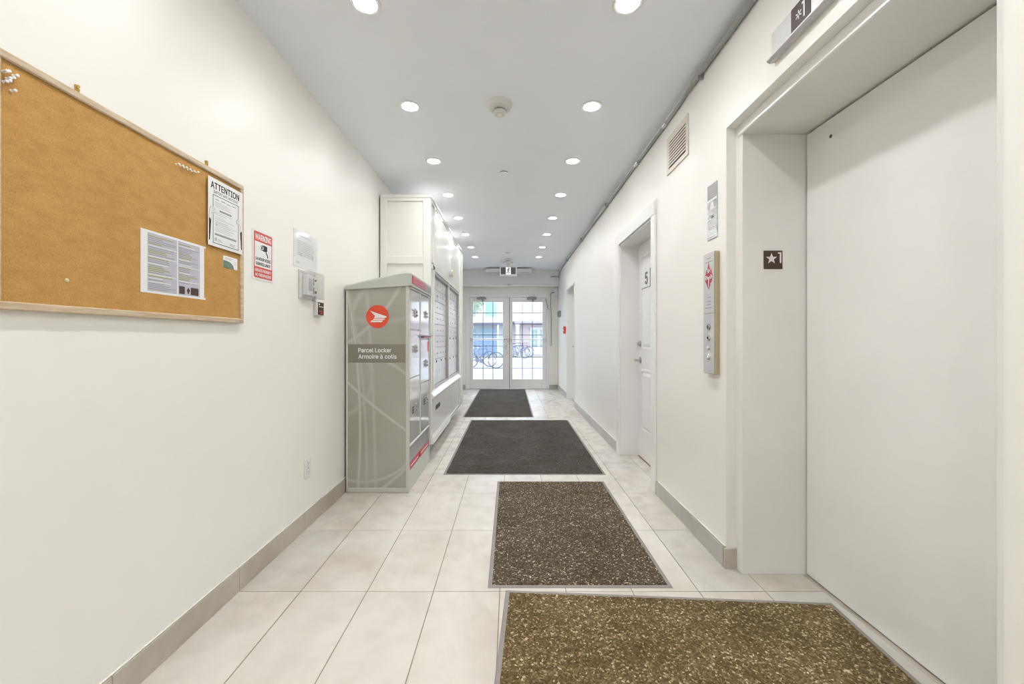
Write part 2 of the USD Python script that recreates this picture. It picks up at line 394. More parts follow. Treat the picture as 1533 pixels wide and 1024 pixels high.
# hole with its ring, 0.1 m from the far jamb
yh, zh = 620 * XD / 478.0, 1.15 + 303 / 620 * (620 * XD / 478.0)
ed.part('key_hole', cat(lathe([(0.004, 0), (0.008, 0), (0.008, 0.002), (0.004, 0.002)], (XD + 0.006, yh, zh), (-1, 0, 0), 20)), steel, label='small ringed key hole')
ed.part('key_hole_plug', cyl((XD + 0.007, yh, zh), (XD + 0.005, yh, zh), 0.005, 16), print_black)

# plaque with star and 1 on the far jamb
pl = Thing('floor_plaque', 'square dark brown star 1 plaque on the elevator jamb', 'plaque', (1.282, EY1, 1.53))
s = 0.0915
px0, pz0 = (1143 - 764) / 620 * EY1, 1.15 + (507 - 402.8) / 620 * EY1
pl.part('plate', cb(px0, px0 + s, EY1 - 0.003, EY1, pz0, pz0 + s * 0.98, 0.001), print_brown)
star = Polygon([(math.sin(k * math.pi / 5) * (0.028 if k % 2 == 0 else 0.0115), math.cos(k * math.pi / 5) * (0.028 if k % 2 == 0 else 0.0115)) for k in range(10)])
pl.part('star', plate('N', (px0 + 0.037, EY1 - 0.003, pz0 + 0.050), star, 0.0012), sign_white, label='raised white star')
ONE = Polygon([(0, 0.052), (0, 0.045), (0.009, 0.045), (0.009, 0), (0.017, 0), (0.017, 0.052)])
pl.part('digit', plate('N', (px0 + 0.068, EY1 - 0.003, pz0 + 0.029), ONE, 0.0012), sign_white, label='raised white digit 1')

# floor indicator above the elevator
iy0, iy1, iz0, iz1 = 1.36, 1.70, 2.277, 2.405
ind = Thing('floor_indicator', 'metal floor indicator with a dark display above the elevator', 'floor indicator', (XR, (iy0 + iy1) / 2, iz0))
prof = [(0, iz0 + 0.004), (0.022, iz0), (0.034, iz0 + 0.008), (0.034, iz0 + 0.014), (0.012, iz0 + 0.030), (0.012, iz1 - 0.004), (0.008, iz1), (0, iz1)]
body = ext(Polygon([(a, b) for a, b in prof]), iy1 - iy0)
T = np.eye(4); T[:3, :3] = np.array([[-1, 0, 0], [0, 0, 1], [0, 1, 0]], float); T[:3, 3] = (XR, iy0, 0)
body.apply_transform(T); body.fix_normals()
ind.part('housing', body, panel_steel, smooth=False)
ind.part('display', cb(XR - 0.0145, XR - 0.011, 1.478, 1.58, iz0 + 0.034, iz1 - 0.004, 0.0008), print_brown, label='dark brown display window')
sx = XR - 0.0145
ind.part('digit', plate('R', (sx, 1.520, iz0 + 0.050), affinity.scale(ONE, 0.85, 1.12, origin=(0, 0)), 0.0008), sign_white, label='lit white digit 1')
aster = unary_union([affinity.rotate(sbox(-0.0022, 0.004, 0.0022, 0.0165), k * 60, origin=(0, 0)) for k in range(6)])
ind.part('asterisk', plate('R', (sx, 1.538, iz0 + 0.077), aster, 0.0008), sign_white, label='lit white star')

# fire panel (upper) and call station (lower)
fp = Thing('fire_service_panel', 'small polished steel fire service panel with key hole above the call station', 'control panel', (XR, 2.218, 1.684))
fy0, fy1, fz0, fz1 = 2.165, 2.272, 1.684, 1.98
pb = cb(XR - 0.004, XR, fy0, fy1, fz0, fz1, 0.001)
fp.part('plate', pb, steel)
for z in (1.888, 1.842, 1.812, 1.79, 1.747, 1.737, 1.70):
    fp.part('band', cb(XR - 0.0052, XR - 0.003, fy0 + 0.003, fy1 - 0.002, z, z + (0.012 if z == 1.888 else 0.005), 0.0008), sign_white, label='bright engraved band')
helm = Polygon([(-0.02, -0.014), (0.02, -0.014), (0.022, -0.006), (0.016, 0), (0.013, 0.016), (0, 0.024), (-0.013, 0.016), (-0.016, 0), (-0.022, -0.006)])
fp.part('helmet_emblem', plate('R', (XR - 0.004, 2.22, 1.862), helm, 0.001), paper, label='pale fire helmet emblem')
fp.part('key_switch', cat(cyl((XR, 2.216, 1.803), (XR - 0.009, 2.216, 1.803), 0.009), cb(XR - 0.011, XR - 0.008, 2.2145, 2.2175, 1.797, 1.809, 0.0005)), plastic_grey, label='round key switch')

cs = Thing('call_station', 'tall elevator call station with red emblem and round buttons', 'call panel', (XR, 2.206, 0.96))
cy0, cy1, cz0, cz1, cx = 2.145, 2.267, 0.962, 1.607, 1.0587
cs.part('housing', cb(cx + 0.001, XR, cy0, cy1, cz0, cz1, 0.003), bronze_side, label='tan metal housing')
cs.part('face_plate', cb(cx - 0.002, cx + 0.0005, cy0 + 0.004, cy1 - 0.001, 1.286, cz1 - 0.004, 0.0008), panel_steel)
cs.part('face_plate', cb(cx - 0.002, cx + 0.0005, cy0 + 0.004, cy1 - 0.001, cz0 + 0.004, 1.283, 0.0008), panel_steel)
cyc = (cy0 + cy1) / 2
e = cx - 0.002
def flame(x, y, w, h):
    return Polygon([(x, y - h * .5), (x + w * .42, y - h * .22), (x + w * .5, y + h * .05), (x + w * .22, y + h * .25), (x, y + h * .55), (x - w * .22, y + h * .25), (x - w * .5, y + h * .05), (x - w * .42, y - h * .22)])
emb = unary_union([flame(0, 0.028, 0.034, 0.085), flame(-0.026, -0.003, 0.03, 0.075), flame(0.026, -0.003, 0.03, 0.075), flame(0, -0.036, 0.04, 0.07)])
zc = 1.483
cs.part('emblem', plate('R', (e, cyc, zc), emb, 0.0008), plain('emblem_red', (0.46, 0.025, 0.06), 0.4), label='red flame emblem')
for ux, vz, ch in ((0, 0.028, 'C'), (-0.026, -0.006, 'S'), (0.026, -0.006, 'S')):
    up = cs.part('emblem_disc', plate('R', (e - 0.0008, cyc - ux, zc + vz), Point(0, 0).buffer(0.0115), 0.0006), sign_white)
    cs.part('letter', text('R', (e - 0.0014, cyc - ux, zc + vz - 0.007), ch, 0.014, 0.0005, True, 'c'), print_black, parent=up)
cs.part('emblem_stem', plate('R', (e - 0.0008, cyc, zc - 0.04), sbox(-0.004, -0.02, 0.004, 0.035), 0.0006), sign_white)
cs.part('printed_line', cat([cb(e - 0.0006, e + 0.0002, cyc - w, cyc + w, z, z + 0.004, 0) for z, w in ((1.575, 0.022), (1.556, 0.04), (1.368, 0.018), (1.346, 0.026), (1.330, 0.02), (1.312, 0.036))]), plastic_grey, label='lines of small print')
for i, (z, mt, lb) in enumerate(((1.213, plastic_grey, 'dark key switch'), (1.155, chrome, None), (1.105, chrome, None), (1.052, chrome, None))):
    p = cs.part('button', lathe([(0, 0), (0.0155, 0), (0.0155, 0.005), (0.0135, 0.0075), (0, 0.0075)], (e, cyc - 0.004, z), (-1, 0, 0), 24), mt, label=lb)
    cs.part('button_centre', lathe([(0, 0), (0.008, 0), (0.007, 0.0015), (0, 0.002)], (e - 0.0075, cyc - 0.004, z), (-1, 0, 0), 16), black_plastic if i < 2 else plastic_white, parent=p)

# ------------------------------------------------------------------ suite door and its trim
tr = Thing('trim_3', 'white casing and jamb around the suite door', 'door frame', (XR, 3.62, 0), kind='structure')
tr.part('jamb', cb(XR - 0.004, SX + 0.03, SY1 - 0.016, SY1, 0, SZ, 0.002), trim_paint)
tr.part('jamb', cb(XR - 0.004, SX + 0.03, SY0, SY0 + 0.016, 0, SZ, 0.002), trim_paint)
tr.part('jamb_head', cb(XR - 0.004, SX + 0.03, SY0, SY1, SZ - 0.016, SZ, 0.002), trim_paint)
tr.part('casing', cb(XR - 0.018, XR, SY0 - 0.085, SY0 + 0.004, 0, SZ + 0.005, 0.004), trim_paint)
tr.part('casing', cb(XR - 0.018, XR, SY1 - 0.004, SY1 + 0.085, 0, SZ + 0.005, 0.004), trim_paint)
tr.part('head_casing', hull([(XR, SY0 - 0.09, SZ), (XR, SY1 + 0.09, SZ), (XR - 0.022, SY0 - 0.09, SZ), (XR - 0.022, SY1 + 0.09, SZ), (XR - 0.028, SY0 - 0.095, SZ + 0.09), (XR - 0.028, SY1 + 0.095, SZ + 0.09), (XR, SY0 - 0.095, SZ + 0.11), (XR, SY1 + 0.095, SZ + 0.11)]), trim_paint)
sd = Thing('door_2', 'white panelled suite door with lever handle and number plate', 'door', (SX, 3.62, 0), kind='structure')
sd.part('slab', cb(SX, SX + 0.04, SY0 + 0.018, SY1 - 0.020, 0.008, SZ - 0.019, 0.002), trim_paint)
for ya, yb_ in ((SY0 + 0.12, 3.585), (3.655, SY1 - 0.125)):
    for za, zb in ((0.27, 0.86), (1.04, 1.94)):
        fm = sbox(ya, za, yb_, zb).difference(sbox(ya + .022, za + .022, yb_ - .022, zb - .022))
        g = ext(fm, 0.006)
        T = np.eye(4); T[:3, :3] = np.array([[0, 0, -1], [1, 0, 0], [0, 1, 0]], float); T[:3, 3] = (SX, 0, 0)
        g.apply_transform(T); g.fix_normals()
        p = sd.part('panel_moulding', g, trim_paint, smooth=False)
        sd.part('raised_panel', hull([(SX - dx, a, b) for dx, o in ((0, 0.03), (0.012, 0.06)) for a in (ya + o, yb_ - o) for b in (za + o, zb - o)]), trim_paint, parent=p, smooth=False)
ly, lz = SY1 - 0.085, 1.15 - 32 / 620 * 4.0
h = sd.part('lever_handle', cat(lathe([(0, 0), (0.032, 0), (0.032, 0.006), (0.026, 0.010), (0, 0.010)], (SX, ly, lz), (-1, 0, 0)), cyl((SX - 0.008, ly, lz), (SX - 0.05, ly, lz), 0.010), tube([(SX - 0.048, ly, lz), (SX - 0.055, ly - 0.01, lz), (SX - 0.056, ly - 0.06, lz), (SX - 0.052, ly - 0.115, lz - 0.002)], 0.009, 12)), steel, label='brushed metal lever handle')
sd.part('deadbolt', cat(lathe([(0, 0), (0.03, 0), (0.03, 0.008), (0.022, 0.018), (0, 0.018)], (SX, ly, lz + 0.155), (-1, 0, 0)), cb(SX - 0.034, SX - 0.016, ly - 0.005, ly + 0.005, lz + 0.14, lz + 0.17, 0.002)), steel, label='brushed metal deadbolt')
np_ = sd.part('number_plate', cb(SX - 0.014, SX, 3.70, 3.93, 1.625, 1.785, 0.002), plastic_white, label='white raised number plate')
sd.part('digit', text('R', (SX - 0.014, 3.825, 1.652), '5', 0.105, 0.003, True), exit_dark, parent=np_, label='dark digit 5')
sd.part('plate_edge', cat(cb(SX - 0.0155, SX, 3.690, 3.6985, 1.625, 1.785, 0.001), cb(SX - 0.0155, SX, 3.690, 3.93, 1.615, 1.6235, 0.001)), plastic_grey, parent=np_)
single('trim_7', cb(SX - 0.008, SX + 0.03, SY0 + 0.018, SY1 - 0.018, 0.0, 0.006, 0.002), mottled('threshold_wood', (0.33, 0.23, 0.13), (0.42, 0.31, 0.19), 20, 0.5), 'thin brown threshold under the suite door', 'threshold', kind='structure')

# far doorway on the right
t4 = Thing('trim_4', 'white frame of the far doorway by the red pull station', 'door frame', (XR, 7.4, 0), kind='structure')
t4.part('jamb', cb(XR - 0.012, FX + 0.03, FY1 - 0.03, FY1, 0, FZ, 0.002), trim_paint)
t4.part('jamb', cb(XR - 0.012, FX + 0.03, FY0, FY0 + 0.03, 0, FZ, 0.002), trim_paint)
t4.part('jamb_head', cb(XR - 0.012, FX + 0.03, FY0, FY1, FZ - 0.03, FZ, 0.002), trim_paint)
d3 = Thing('door_3', 'white door set back in the far doorway on the right', 'door', (FX, 7.4, 0), kind='structure')
d3.part('slab', cb(FX, FX + 0.04, FY0 + 0.033, FY1 - 0.033, 0.006, FZ - 0.033, 0.002), trim_paint)
d3.part('handle', cat(cyl((FX, FY1 - 0.1, 1.0), (FX - 0.045, FY1 - 0.1, 1.0), 0.01), cyl((FX - 0.045, FY1 - 0.09, 1.0), (FX - 0.045, FY1 - 0.2, 1.0), 0.009)), steel)

# ------------------------------------------------------------------ glass entrance doors
YD = YF + 0.02
ef = Thing('trim_5', 'white frame around the double glass entrance doors', 'door frame', (0, YF, 0), kind='structure')
ef.part('jamb', cb(DX0 - 0.03, -0.932, YF - 0.02, YF + 0.12, 0, DZ + 0.03, 0.003), trim_paint)
ef.part('jamb', cb(0.826, DX1 + 0.03, YF - 0.02, YF + 0.12, 0, DZ + 0.03, 0.003), trim_paint)
ef.part('jamb_head', cb(-0.932, 0.826, YF - 0.018, YF + 0.12, 2.092, DZ + 0.03, 0.003), trim_paint)
ef.part('threshold', cb(DX0, DX1, YF - 0.02, YF + 0.14, -0.005, 0.008, 0.002), steel)

def glass_door(n, label, x0, x1, gx0, gx1, side):
    d = Thing(f'door_{n}', label, 'glass door', ((x0 + x1) / 2, YD, 0), kind='structure')
    z0, z1, g0, g1, t0, t1 = 0.012, 2.088, 0.223, 1.99, YD, YD + 0.045
    d.part('stile', cb(x0, gx0, t0, t1, z0, z1, 0.004), trim_paint)
    d.part('stile', cb(gx1, x1, t0, t1, z0, z1, 0.004), trim_paint)
    d.part('rail', cb(gx0, gx1, t0, t1, z0, g0, 0.004), trim_paint)
    d.part('rail', cb(gx0, gx1, t0, t1, g1, z1, 0.004), trim_paint)
    d.part('pane', cb(gx0 - 0.004, gx1 + 0.004, t0 + 0.02, t0 + 0.026, g0 - 0.004, g1 + 0.004, 0), door_glass, smooth=False)
    wgt = 0.007
    mm = plain(f'muntin_{n}', (0.10, 0.115, 0.17), 0.5)
    for k in (1, 2):
        x = gx0 + (gx1 - gx0) * k / 3
        d.part('muntin', cb(x - wgt, x + wgt, t0 + 0.012, t0 + 0.0195, g0, g1, 0.001), mm)
    for k in range(1, 7):
        z = g0 + (g1 - g0) * k / 7
        d.part('muntin', cb(gx0, gx1, t0 + 0.0125, t0 + 0.019, z - wgt * .8, z + wgt * .8, 0.001), mm)
    pb = d.part('push_bar', cat(tube([(x0 + 0.03, t0 - 0.06, 1.135), (x1 - 0.03, t0 - 0.06, 1.135)], 0.010, 12), cb(x0 + 0.015, x0 + 0.05, t0 - 0.075, t0 + 0.001, 1.115, 1.155, 0.004), cb(x1 - 0.05, x1 - 0.015, t0 - 0.075, t0 + 0.001, 1.115, 1.155, 0.004)), chrome, label='slim metal push bar')
    cx0 = x0 + 0.16 if side < 0 else x0 + 0.40
    cl = d.part('door_closer', cat(cb(cx0, cx0 + 0.22, t0 - 0.06, t0, 2.045, 2.085, 0.006), cb(cx0 + 0.12, cx0 + 0.155, t0 - 0.05, t0 - 0.01, 1.995, 2.046, 0.004)), plastic_grey, label='grey door closer')
    d.part('closer_arm', cat(tube([(cx0 + 0.03, t0 - 0.035, 2.09), (cx0 + 0.1, t0 - 0.09, 2.095), (cx0 + 0.2, t0 - 0.035, 2.098)], 0.007, 8)), plastic_grey, parent=cl)
    if side < 0:
        hx = x1 - 0.045
        d.part('pull_handle', cat(tube([(hx, t0, 1.02), (hx, t0 - 0.05, 1.02), (hx, t0 - 0.05, 0.90), (hx, t0, 0.90)], 0.009, 10), cb(hx - 0.06, hx + 0.0, t0 - 0.012, t0, 0.945, 0.985, 0.003), cyl((hx, t0 + .001, 0.83), (hx, t0 - 0.015, 0.83), 0.014)), chrome, label='metal pull handle with lock cylinder')
    return d
glass_door(4, 'left leaf of the glass entrance doors with pull handle', -0.929, -0.031, -0.853, -0.171, -1)
glass_door(5, 'right leaf of the glass entrance doors without pull handle', -0.021, 0.823, 0.046, 0.735, 1)
single('trim_6', cb(-0.0305, -0.0215, YD + 0.012, YD + 0.04, 0.012, 2.088, 0.001), dark_gap, 'dark weather strip where the two glass doors meet', 'weather strip', kind='structure')

# ------------------------------------------------------------------ recessed lamps
LX = (-0.66, 0.535)
LY = [1.886 + k * 0.838 for k in range(-5, 8)]
nth = ['first', 'second', 'third', 'fourth', 'fifth', 'sixth', 'seventh', 'eighth']
lamp = None
for k, y in enumerate(LY):
    for s_, x in zip(('left', 'right'), LX):
        i = k - 5
        lab = f'lit recessed ceiling lamp, {nth[i]} from the camera in the {s_} row' if i >= 0 else f'lit recessed ceiling lamp behind the camera, {nth[-i - 1]} back in the {s_} row'
        if lamp is None:
            lamp = Thing('recessed_lamp', lab, 'ceiling lamp', (x, y, ZC), group='recessed ceiling lamps behind the camera')
            lamp.part('trim_ring', lathe([(0.049, 0), (0.070, 0), (0.070, -0.003), (0.064, -0.0065), (0.053, -0.0065), (0.049, -0.004)], n=40), plastic_white, local=True)
            lamp.part('lens', lathe([(0, -0.001), (0.0488, -0.001), (0.0488, -0.005), (0.047, -0.0075), (0.038, -0.0105), (0.02, -0.0118), (0, -0.0122)], n=40), lamp_lens, local=True, label='glowing white lens')
        else:
            lamp.dup((x, y, ZC), lab, group='recessed ceiling lamps' if i >= 0 else 'recessed ceiling lamps behind the camera')

# ceiling fittings
def detector(x, y, label):
    d = Thing('smoke_detector', label, 'smoke detector', (x, y, ZC))
    d.part('base', lathe([(0, 0), (0.083, 0), (0.083, -0.012), (0.074, -0.030), (0.050, -0.040), (0, -0.040)], n=40), detector_plastic, local=True)
    d.part('neck', lathe([(0, -0.039), (0.034, -0.039), (0.034, -0.050), (0, -0.050)], n=32), plastic_grey, local=True, label='dark vent slot')
    d.part('head', lathe([(0, -0.050), (0.042, -0.050), (0.043, -0.062), (0.034, -0.072), (0, -0.074)], n=36), detector_plastic, local=True)
    d.part('indicator', lathe([(0, -0.073), (0.016, -0.0735), (0.013, -0.080), (0, -0.080)], n=24), plastic_white, local=True)
detector(-0.07, 2.70, 'round white smoke detector between the second pair of ceiling lamps')
detector(-0.045, 7.95, 'distant white smoke detector on the ceiling just before the exit sign')
def sprinkler(x, y, label):
    d = Thing('sprinkler_cover', label, 'sprinkler cover', (x, y, ZC))
    d.part('cover_plate', lathe([(0, -0.009), (0.043, -0.009), (0.043, -0.0115), (0.038, -0.0135), (0, -0.0135)], n=36), sprinkler_white, local=True)
    d.part('gap_ring', lathe([(0, 0), (0.037, 0), (0.037, -0.0092), (0, -0.0092)], n=32), plastic_grey, local=True)
sprinkler(-0.06, 3.81, 'small round white sprinkler cover on the ceiling beyond the near smoke detector')
sprinkler(-0.045, 7.4, 'tiny white sprinkler cover on the far ceiling before the exit sign')

# exit sign
ey = 8.25
exs = Thing('exit_sign', 'white framed running man exit sign hanging from the far ceiling', 'exit sign', (-0.042, ey, 2.40))
ex0, ex1, ez0, ez1 = -0.213, 0.130, 2.402, 2.585
exs.part('housing', cb(ex0, ex1, ey, ey + 0.05, ez0, ez1, 0.006), plastic_white)
exs.part('canopy', cat(cb(-0.14, 0.06, ey - 0.02, ey + 0.07, ZC - 0.022, ZC, 0.006), cb(-0.075, -0.01, ey + 0.01, ey + 0.04, ez1 - 0.01, ZC - 0.02, 0.003)), plastic_white)
f0 = ey - 0.002
exs.part('dark_field', cat(cb(ex0 + 0.026, ex0 + 0.122, f0, ey + 0.01, ez0 + 0.032, ez1 - 0.016, 0.001)), exit_dark, label='dark field left of the running man')
exs.part('dark_field', cat(cb(ex1 - 0.122, ex1 - 0.026, f0, ey + 0.01, ez0 + 0.032, ez1 - 0.016, 0.001)), exit_dark, label='dark field right of the running man')
fld = exs.part('lit_field', cb(ex0 + 0.122, ex1 - 0.122, f0, ey + 0.01, ez0 + 0.032, ez1 - 0.016, 0.001), exit_glow, label='lit white field')
from shapely.geometry import LineString
man = unary_union([Point(0.012, 0.052).buffer(0.012), LineString([(0.006, 0.036), (-0.006, 0.0)]).buffer(0.0095), LineString([(-0.006, 0.0), (0.018, -0.022), (0.008, -0.052)]).buffer(0.006),
                   LineString([(-0.006, 0.0), (-0.012, -0.028), (-0.034, -0.046)]).buffer(0.006), LineString([(0.006, 0.034), (0.026, 0.012)]).buffer(0.005), LineString([(0.004, 0.034), (-0.024, 0.022), (-0.030, 0.004)]).buffer(0.005)])
exs.part('running_man', plate('N', ((ex0 + ex1) / 2, f0, (ez0 + ez1) / 2 + 0.006), man, 0.001), exit_dark, parent=fld)

ac = Thing('air_curtain', 'long white air curtain unit under the ceiling behind the exit sign', 'air curtain', (-0.04, 9.0, 2.55))
ac.part('casing', cb(-0.54, 0.46, 8.86, 9.12, 2.575, ZC - 0.02, 0.02), plastic_white)
ac.part('outlet', cb(-0.5, 0.42, 8.9, 8.96, 2.571, 2.576, 0.001), plastic_grey)
ac.part('bracket', cat(cb(-0.3, -0.25, 8.95, 9.05, ZC - 0.025, ZC, 0.002), cb(0.17, 0.22, 8.95, 9.05, ZC - 0.025, ZC, 0.002)), plastic_grey)
ms = Thing('motion_sensor', 'small white domed sensor on the moulding above the glass doors', 'sensor', (-0.04, 9.195, 2.34))
ms.part('body', cb(-0.10, 0.02, 9.15, 9.195, 2.315, 2.36, 0.014), plastic_white)
ms.part('eye', cb(-0.06, -0.02, 9.146, 9.152, 2.325, 2.338, 0.002), plastic_grey)

# conduit along the right wall under the ceiling
cd = Thing('conduit', 'grey metal conduit running along the top of the right wall', 'conduit', (XR, 4.0, 2.63))
zc_ = 2.642
cd.part('pipe', cat(tube([(XR - 0.019, YB, zc_ - .002), (XR - 0.019, 2.385, zc_ - .002)], 0.015, 14)), conduit_metal)
cd.part('pipe', tube([(XR - 0.019, 2.385, zc_), (XR - 0.016, 2.52, zc_ - 0.004), (XR - 0.014, 2.72, zc_ - 0.012), (XR - 0.014, 3.0, zc_ - 0.013), (XR - 0.014, 8.6, zc_ - 0.013), (XR - 0.016, 8.95, zc_ - 0.05), (XR - 0.016, 9.15, zc_ - 0.14)], 0.0115, 14), conduit_metal)
for y in (2.39, 2.86, 3.5):
    cd.part('coupling', cyl((XR - 0.0175, y - 0.03, zc_ - (0.001 if y < 2.5 else .012)), (XR - 0.0175, y + 0.03, zc_ - (0.001 if y < 2.5 else .012)), 0.0172 if y < 2.5 else 0.0145, 16), chrome if y > 2.5 else conduit_metal)
for y in (0.4, 2.33, 4.6, 6.2, 7.8):
    cd.part('strap', cb(XR - 0.034, XR - 0.001, y - 0.008, y + 0.008, zc_ - 0.034, zc_ + 0.014, 0.002), conduit_metal)
# boxes and cables in the far right corner
jb = Thing('junction_box', 'round grey junction box with pipe on the bulkhead at far right', 'junction box', (0.84, 9.2, 2.52))
jb.part('box', lathe([(0, 0), (0.062, 0), (0.062, 0.03), (0.055, 0.036), (0, 0.036)], (0.84, 9.22, 2.52), (0, -1, 0)), bulkhead_paint)
jb.part('pipe', tube([(0.9, 9.19, 2.53), (1.03, 9.19, 2.53), (XR - 0.016, 9.16, 2.51)], 0.012, 10), conduit_metal)
j2 = Thing('cable_box', 'grey cable box on the far wall right of the glass doors', 'junction box', (1.03, YF, 2.18))
j2.part('box', cb(1.0, 1.08, YF - 0.07, YF, 2.13, 2.28, 0.006), bulkhead_paint)
j2.part('elbow', tube([(1.0, YF - 0.03, 2.20), (0.96, YF - 0.03, 2.20), (0.925, YF - 0.03, 2.18), (0.915, YF - 0.03, 2.14)], 0.014, 10), conduit_metal)
j2.part('hanging_cable', tube([(0.915, YF - 0.03, 2.15), (0.92, YF - 0.025, 1.9), (0.935, YF - 0.02, 1.6), (0.93, YF - 0.02, 1.3), (0.935, YF - 0.02, 1.05), (0.925, YF - 0.02, 0.98)], 0.008, 8), plastic_grey)
single('coiled_cord', tube([(0.80 + 0.014 * math.cos(a) + 0.0009 * a, YF - 0.045 + 0.014 * math.sin(a), 2.06 - 0.0035 * a) for a in np.linspace(0, 22 * math.pi, 220)], 0.004, 6), plastic_grey, 'grey coiled cord hanging at the right glass door frame', 'cord')
rb = Thing('card_reader', 'small dark box high on the right wall near the glass doors', 'card reader', (XR, 9.0, 1.69))
rb.part('body', cb(XR - 0.05, XR, 8.9, 9.06, 1.62, 1.75, 0.006), plastic_grey)
rb.part('cover', cb(XR - 0.054, XR - 0.049, 8.915, 9.045, 1.635, 1.735, 0.002), black_plastic)
ps = Thing('fire_pull_station', 'red fire alarm pull station beside the far doorway', 'fire alarm', (XR, 8.15, 1.25))
ps.part('body', cb(XR - 0.04, XR, 8.09, 8.2, 1.25, 1.39, 0.005), sign_red)
ps.part('handle', cb(XR - 0.05, XR - 0.038, 8.10, 8.19, 1.30, 1.33, 0.003), sign_white)

# wall vent
vt = Thing('wall_vent', 'white louvred return air vent on the right wall', 'vent', (XR, 2.68, 2.27))
vy0, vy1, vz0, vz1 = 2.515, 2.85, 2.27, 2.52
vfr = sbox(-vy1, vz0, -vy0, vz1).difference(sbox(-vy1 + 0.03, vz0 + 0.03, -vy0 - 0.03, vz1 - 0.03))
vt.part('frame', plate('R', (XR, 0, 0), vfr, 0.008), vent_paint, smooth=False)
vt.part('dark_back', cb(XR - 0.0008, XR - 0.0002, vy0 + 0.028, vy1 - 0.028, vz0 + 0.028, vz1 - 0.028, 0), vent_dark)
ns = 9
for k in range(ns):
    z = vz0 + 0.034 + (vz1 - vz0 - 0.068) * (k + 0.5) / ns
    vt.part('louvre', hull([(XR - 0.001, yy, z + 0.008 + dz) for yy in (vy0 + 0.029, vy1 - 0.029) for dz in (0, 0.002)] + [(XR - 0.010, yy, z - 0.003 + dz) for yy in (vy0 + 0.029, vy1 - 0.029) for dz in (0, 0.0125)]), vent_paint, smooth=False)

# ------------------------------------------------------------------ left wall: cork board and what is on it
by0, by1, bz0, bz1 = 0.976, 1.903, 1.220, 1.850
cbd = Thing('cork_board', 'large cork notice board in a pale wood frame on the left wall', 'notice board', (XL, (by0 + by1) / 2, bz0))
XC = XL + 0.012
cbd.part('cork_panel', cb(XL, XC, by0 + 0.01, by1 - 0.01, bz0 + 0.01, bz1 - 0.01, 0), cork, smooth=False)
fw, ft = 0.021, XL + 0.020
cbd.part('frame_rail', cb(XL, ft, by0, by1, bz1 - fw, bz1, 0.003), board_wood)
cbd.part('frame_rail', cb(XL, ft, by0, by1, bz0, bz0 + fw, 0.003), board_wood)
cbd.part('frame_stile', cb(XL, ft, by0, by0 + fw, bz0 + fw, bz1 - fw, 0.003), board_wood)
cbd.part('frame_stile', cb(XL, ft, by1 - fw, by1, bz0 + fw, bz1 - fw, 0.003), board_wood)
for y in (1.184, 1.688):
    cbd.part('hanger', cat(cb(XL, XL + 0.004, y - 0.0045, y + 0.0045, bz1 - 0.004, bz1 + 0.026, 0.0012), cyl((XL, y, bz1 + 0.021), (XL + 0.009, y, bz1 + 0.021), 0.0045), tube([(XL + 0.006, y, bz1 + 0.02), (XL + 0.010, y, bz1 + 0.012), (XL + 0.008, y, bz1 + 0.002)], 0.0022, 8)), brass, label='brass hanging hook')
cbd.part('maker_tag', cb(ft - 0.0005, ft + 0.0006, by1 - 0.035, by1 - 0.012, bz0 + 0.007, bz0 + 0.013, 0), plastic_grey)

def wall_pt(px, py, X):
    """the point of the plane x = X seen at that pixel of the photograph"""
    Y = 620 * X / (px - 764)
    return Y, 1.15 + (507 - py) / 620 * Y

PINS0 = {(8, 105.5): 'upper leftmost', (14, 107): 'topmost right', (8, 121): 'lower leftmost', (16, 117.5): 'middle', (21, 117): 'second from right', (26, 113.5): 'rightmost', (15.5, 121.5): 'low middle', (23, 136): 'lowest, set apart'}
pin = None
pins = [(8, 105.5, 0), (14, 107, 0), (8, 121, 0), (16, 117.5, 0), (21, 117, 0), (26, 113.5, 0), (15.5, 121.5, 0), (23, 136, 0),
        (268, 246, 1), (274, 248.5, 1), (279.5, 251, 1), (285, 254, 1), (291, 256.5, 1), (297, 258, 1)]
for px, py, g in pins:
    y, z = wall_pt(px, py, XC + 0.012)
    y = max(y, by0 + 0.027)
    kth = ['first', 'second', 'third', 'fourth', 'fifth', 'sixth', 'seventh', 'eighth'][[q for q in pins if q[2] == g].index((px, py, g))]
    lab = [f'clear pin, {PINS0[(px, py)] if g == 0 else None} of the near upper corner cluster', f'clear push pin, {kth} from the left in the row beside the attention poster'][g]
    grp = ['push pins in the near upper corner', 'push pins in the row by the poster'][g]
    if pin is None:
        pin = Thing('push_pin', lab, 'push pin', (XC, y, z), group=grp)
        pin.part('head', lathe([(0, 0.001), (0.0036, 0.001), (0.0036, 0.0025), (0.0022, 0.004), (0.0019, 0.009), (0.0034, 0.0105), (0.0038, 0.013), (0.003, 0.0142), (0, 0.0146)], axis=(1, 0, 0.1), n=16), pin_plastic, local=True)
        pin.part('needle', cyl((-0.004, 0, 0), (0.003, 0, 0), 0.0006, 6), chrome, local=True)
    else:
        pin.dup((XC, y, z), lab, group=grp)
tiny = Thing('push_pin_stub', 'lone pale pin head low on the empty cork', 'push pin', (XC, *wall_pt(99.8, 419.5, XC)))
tiny.part('head', lathe([(0, -0.001), (0.0045, -0.001), (0.004, 0.003), (0, 0.004)], axis=(1, 0, 0), n=16), yellowed, local=True)
tiny.part('rim', lathe([(0.003, -0.001), (0.0055, -0.001), (0.0055, 0.001), (0.003, 0.001)], axis=(1, 0, 0), n=16), yellowed, local=True)

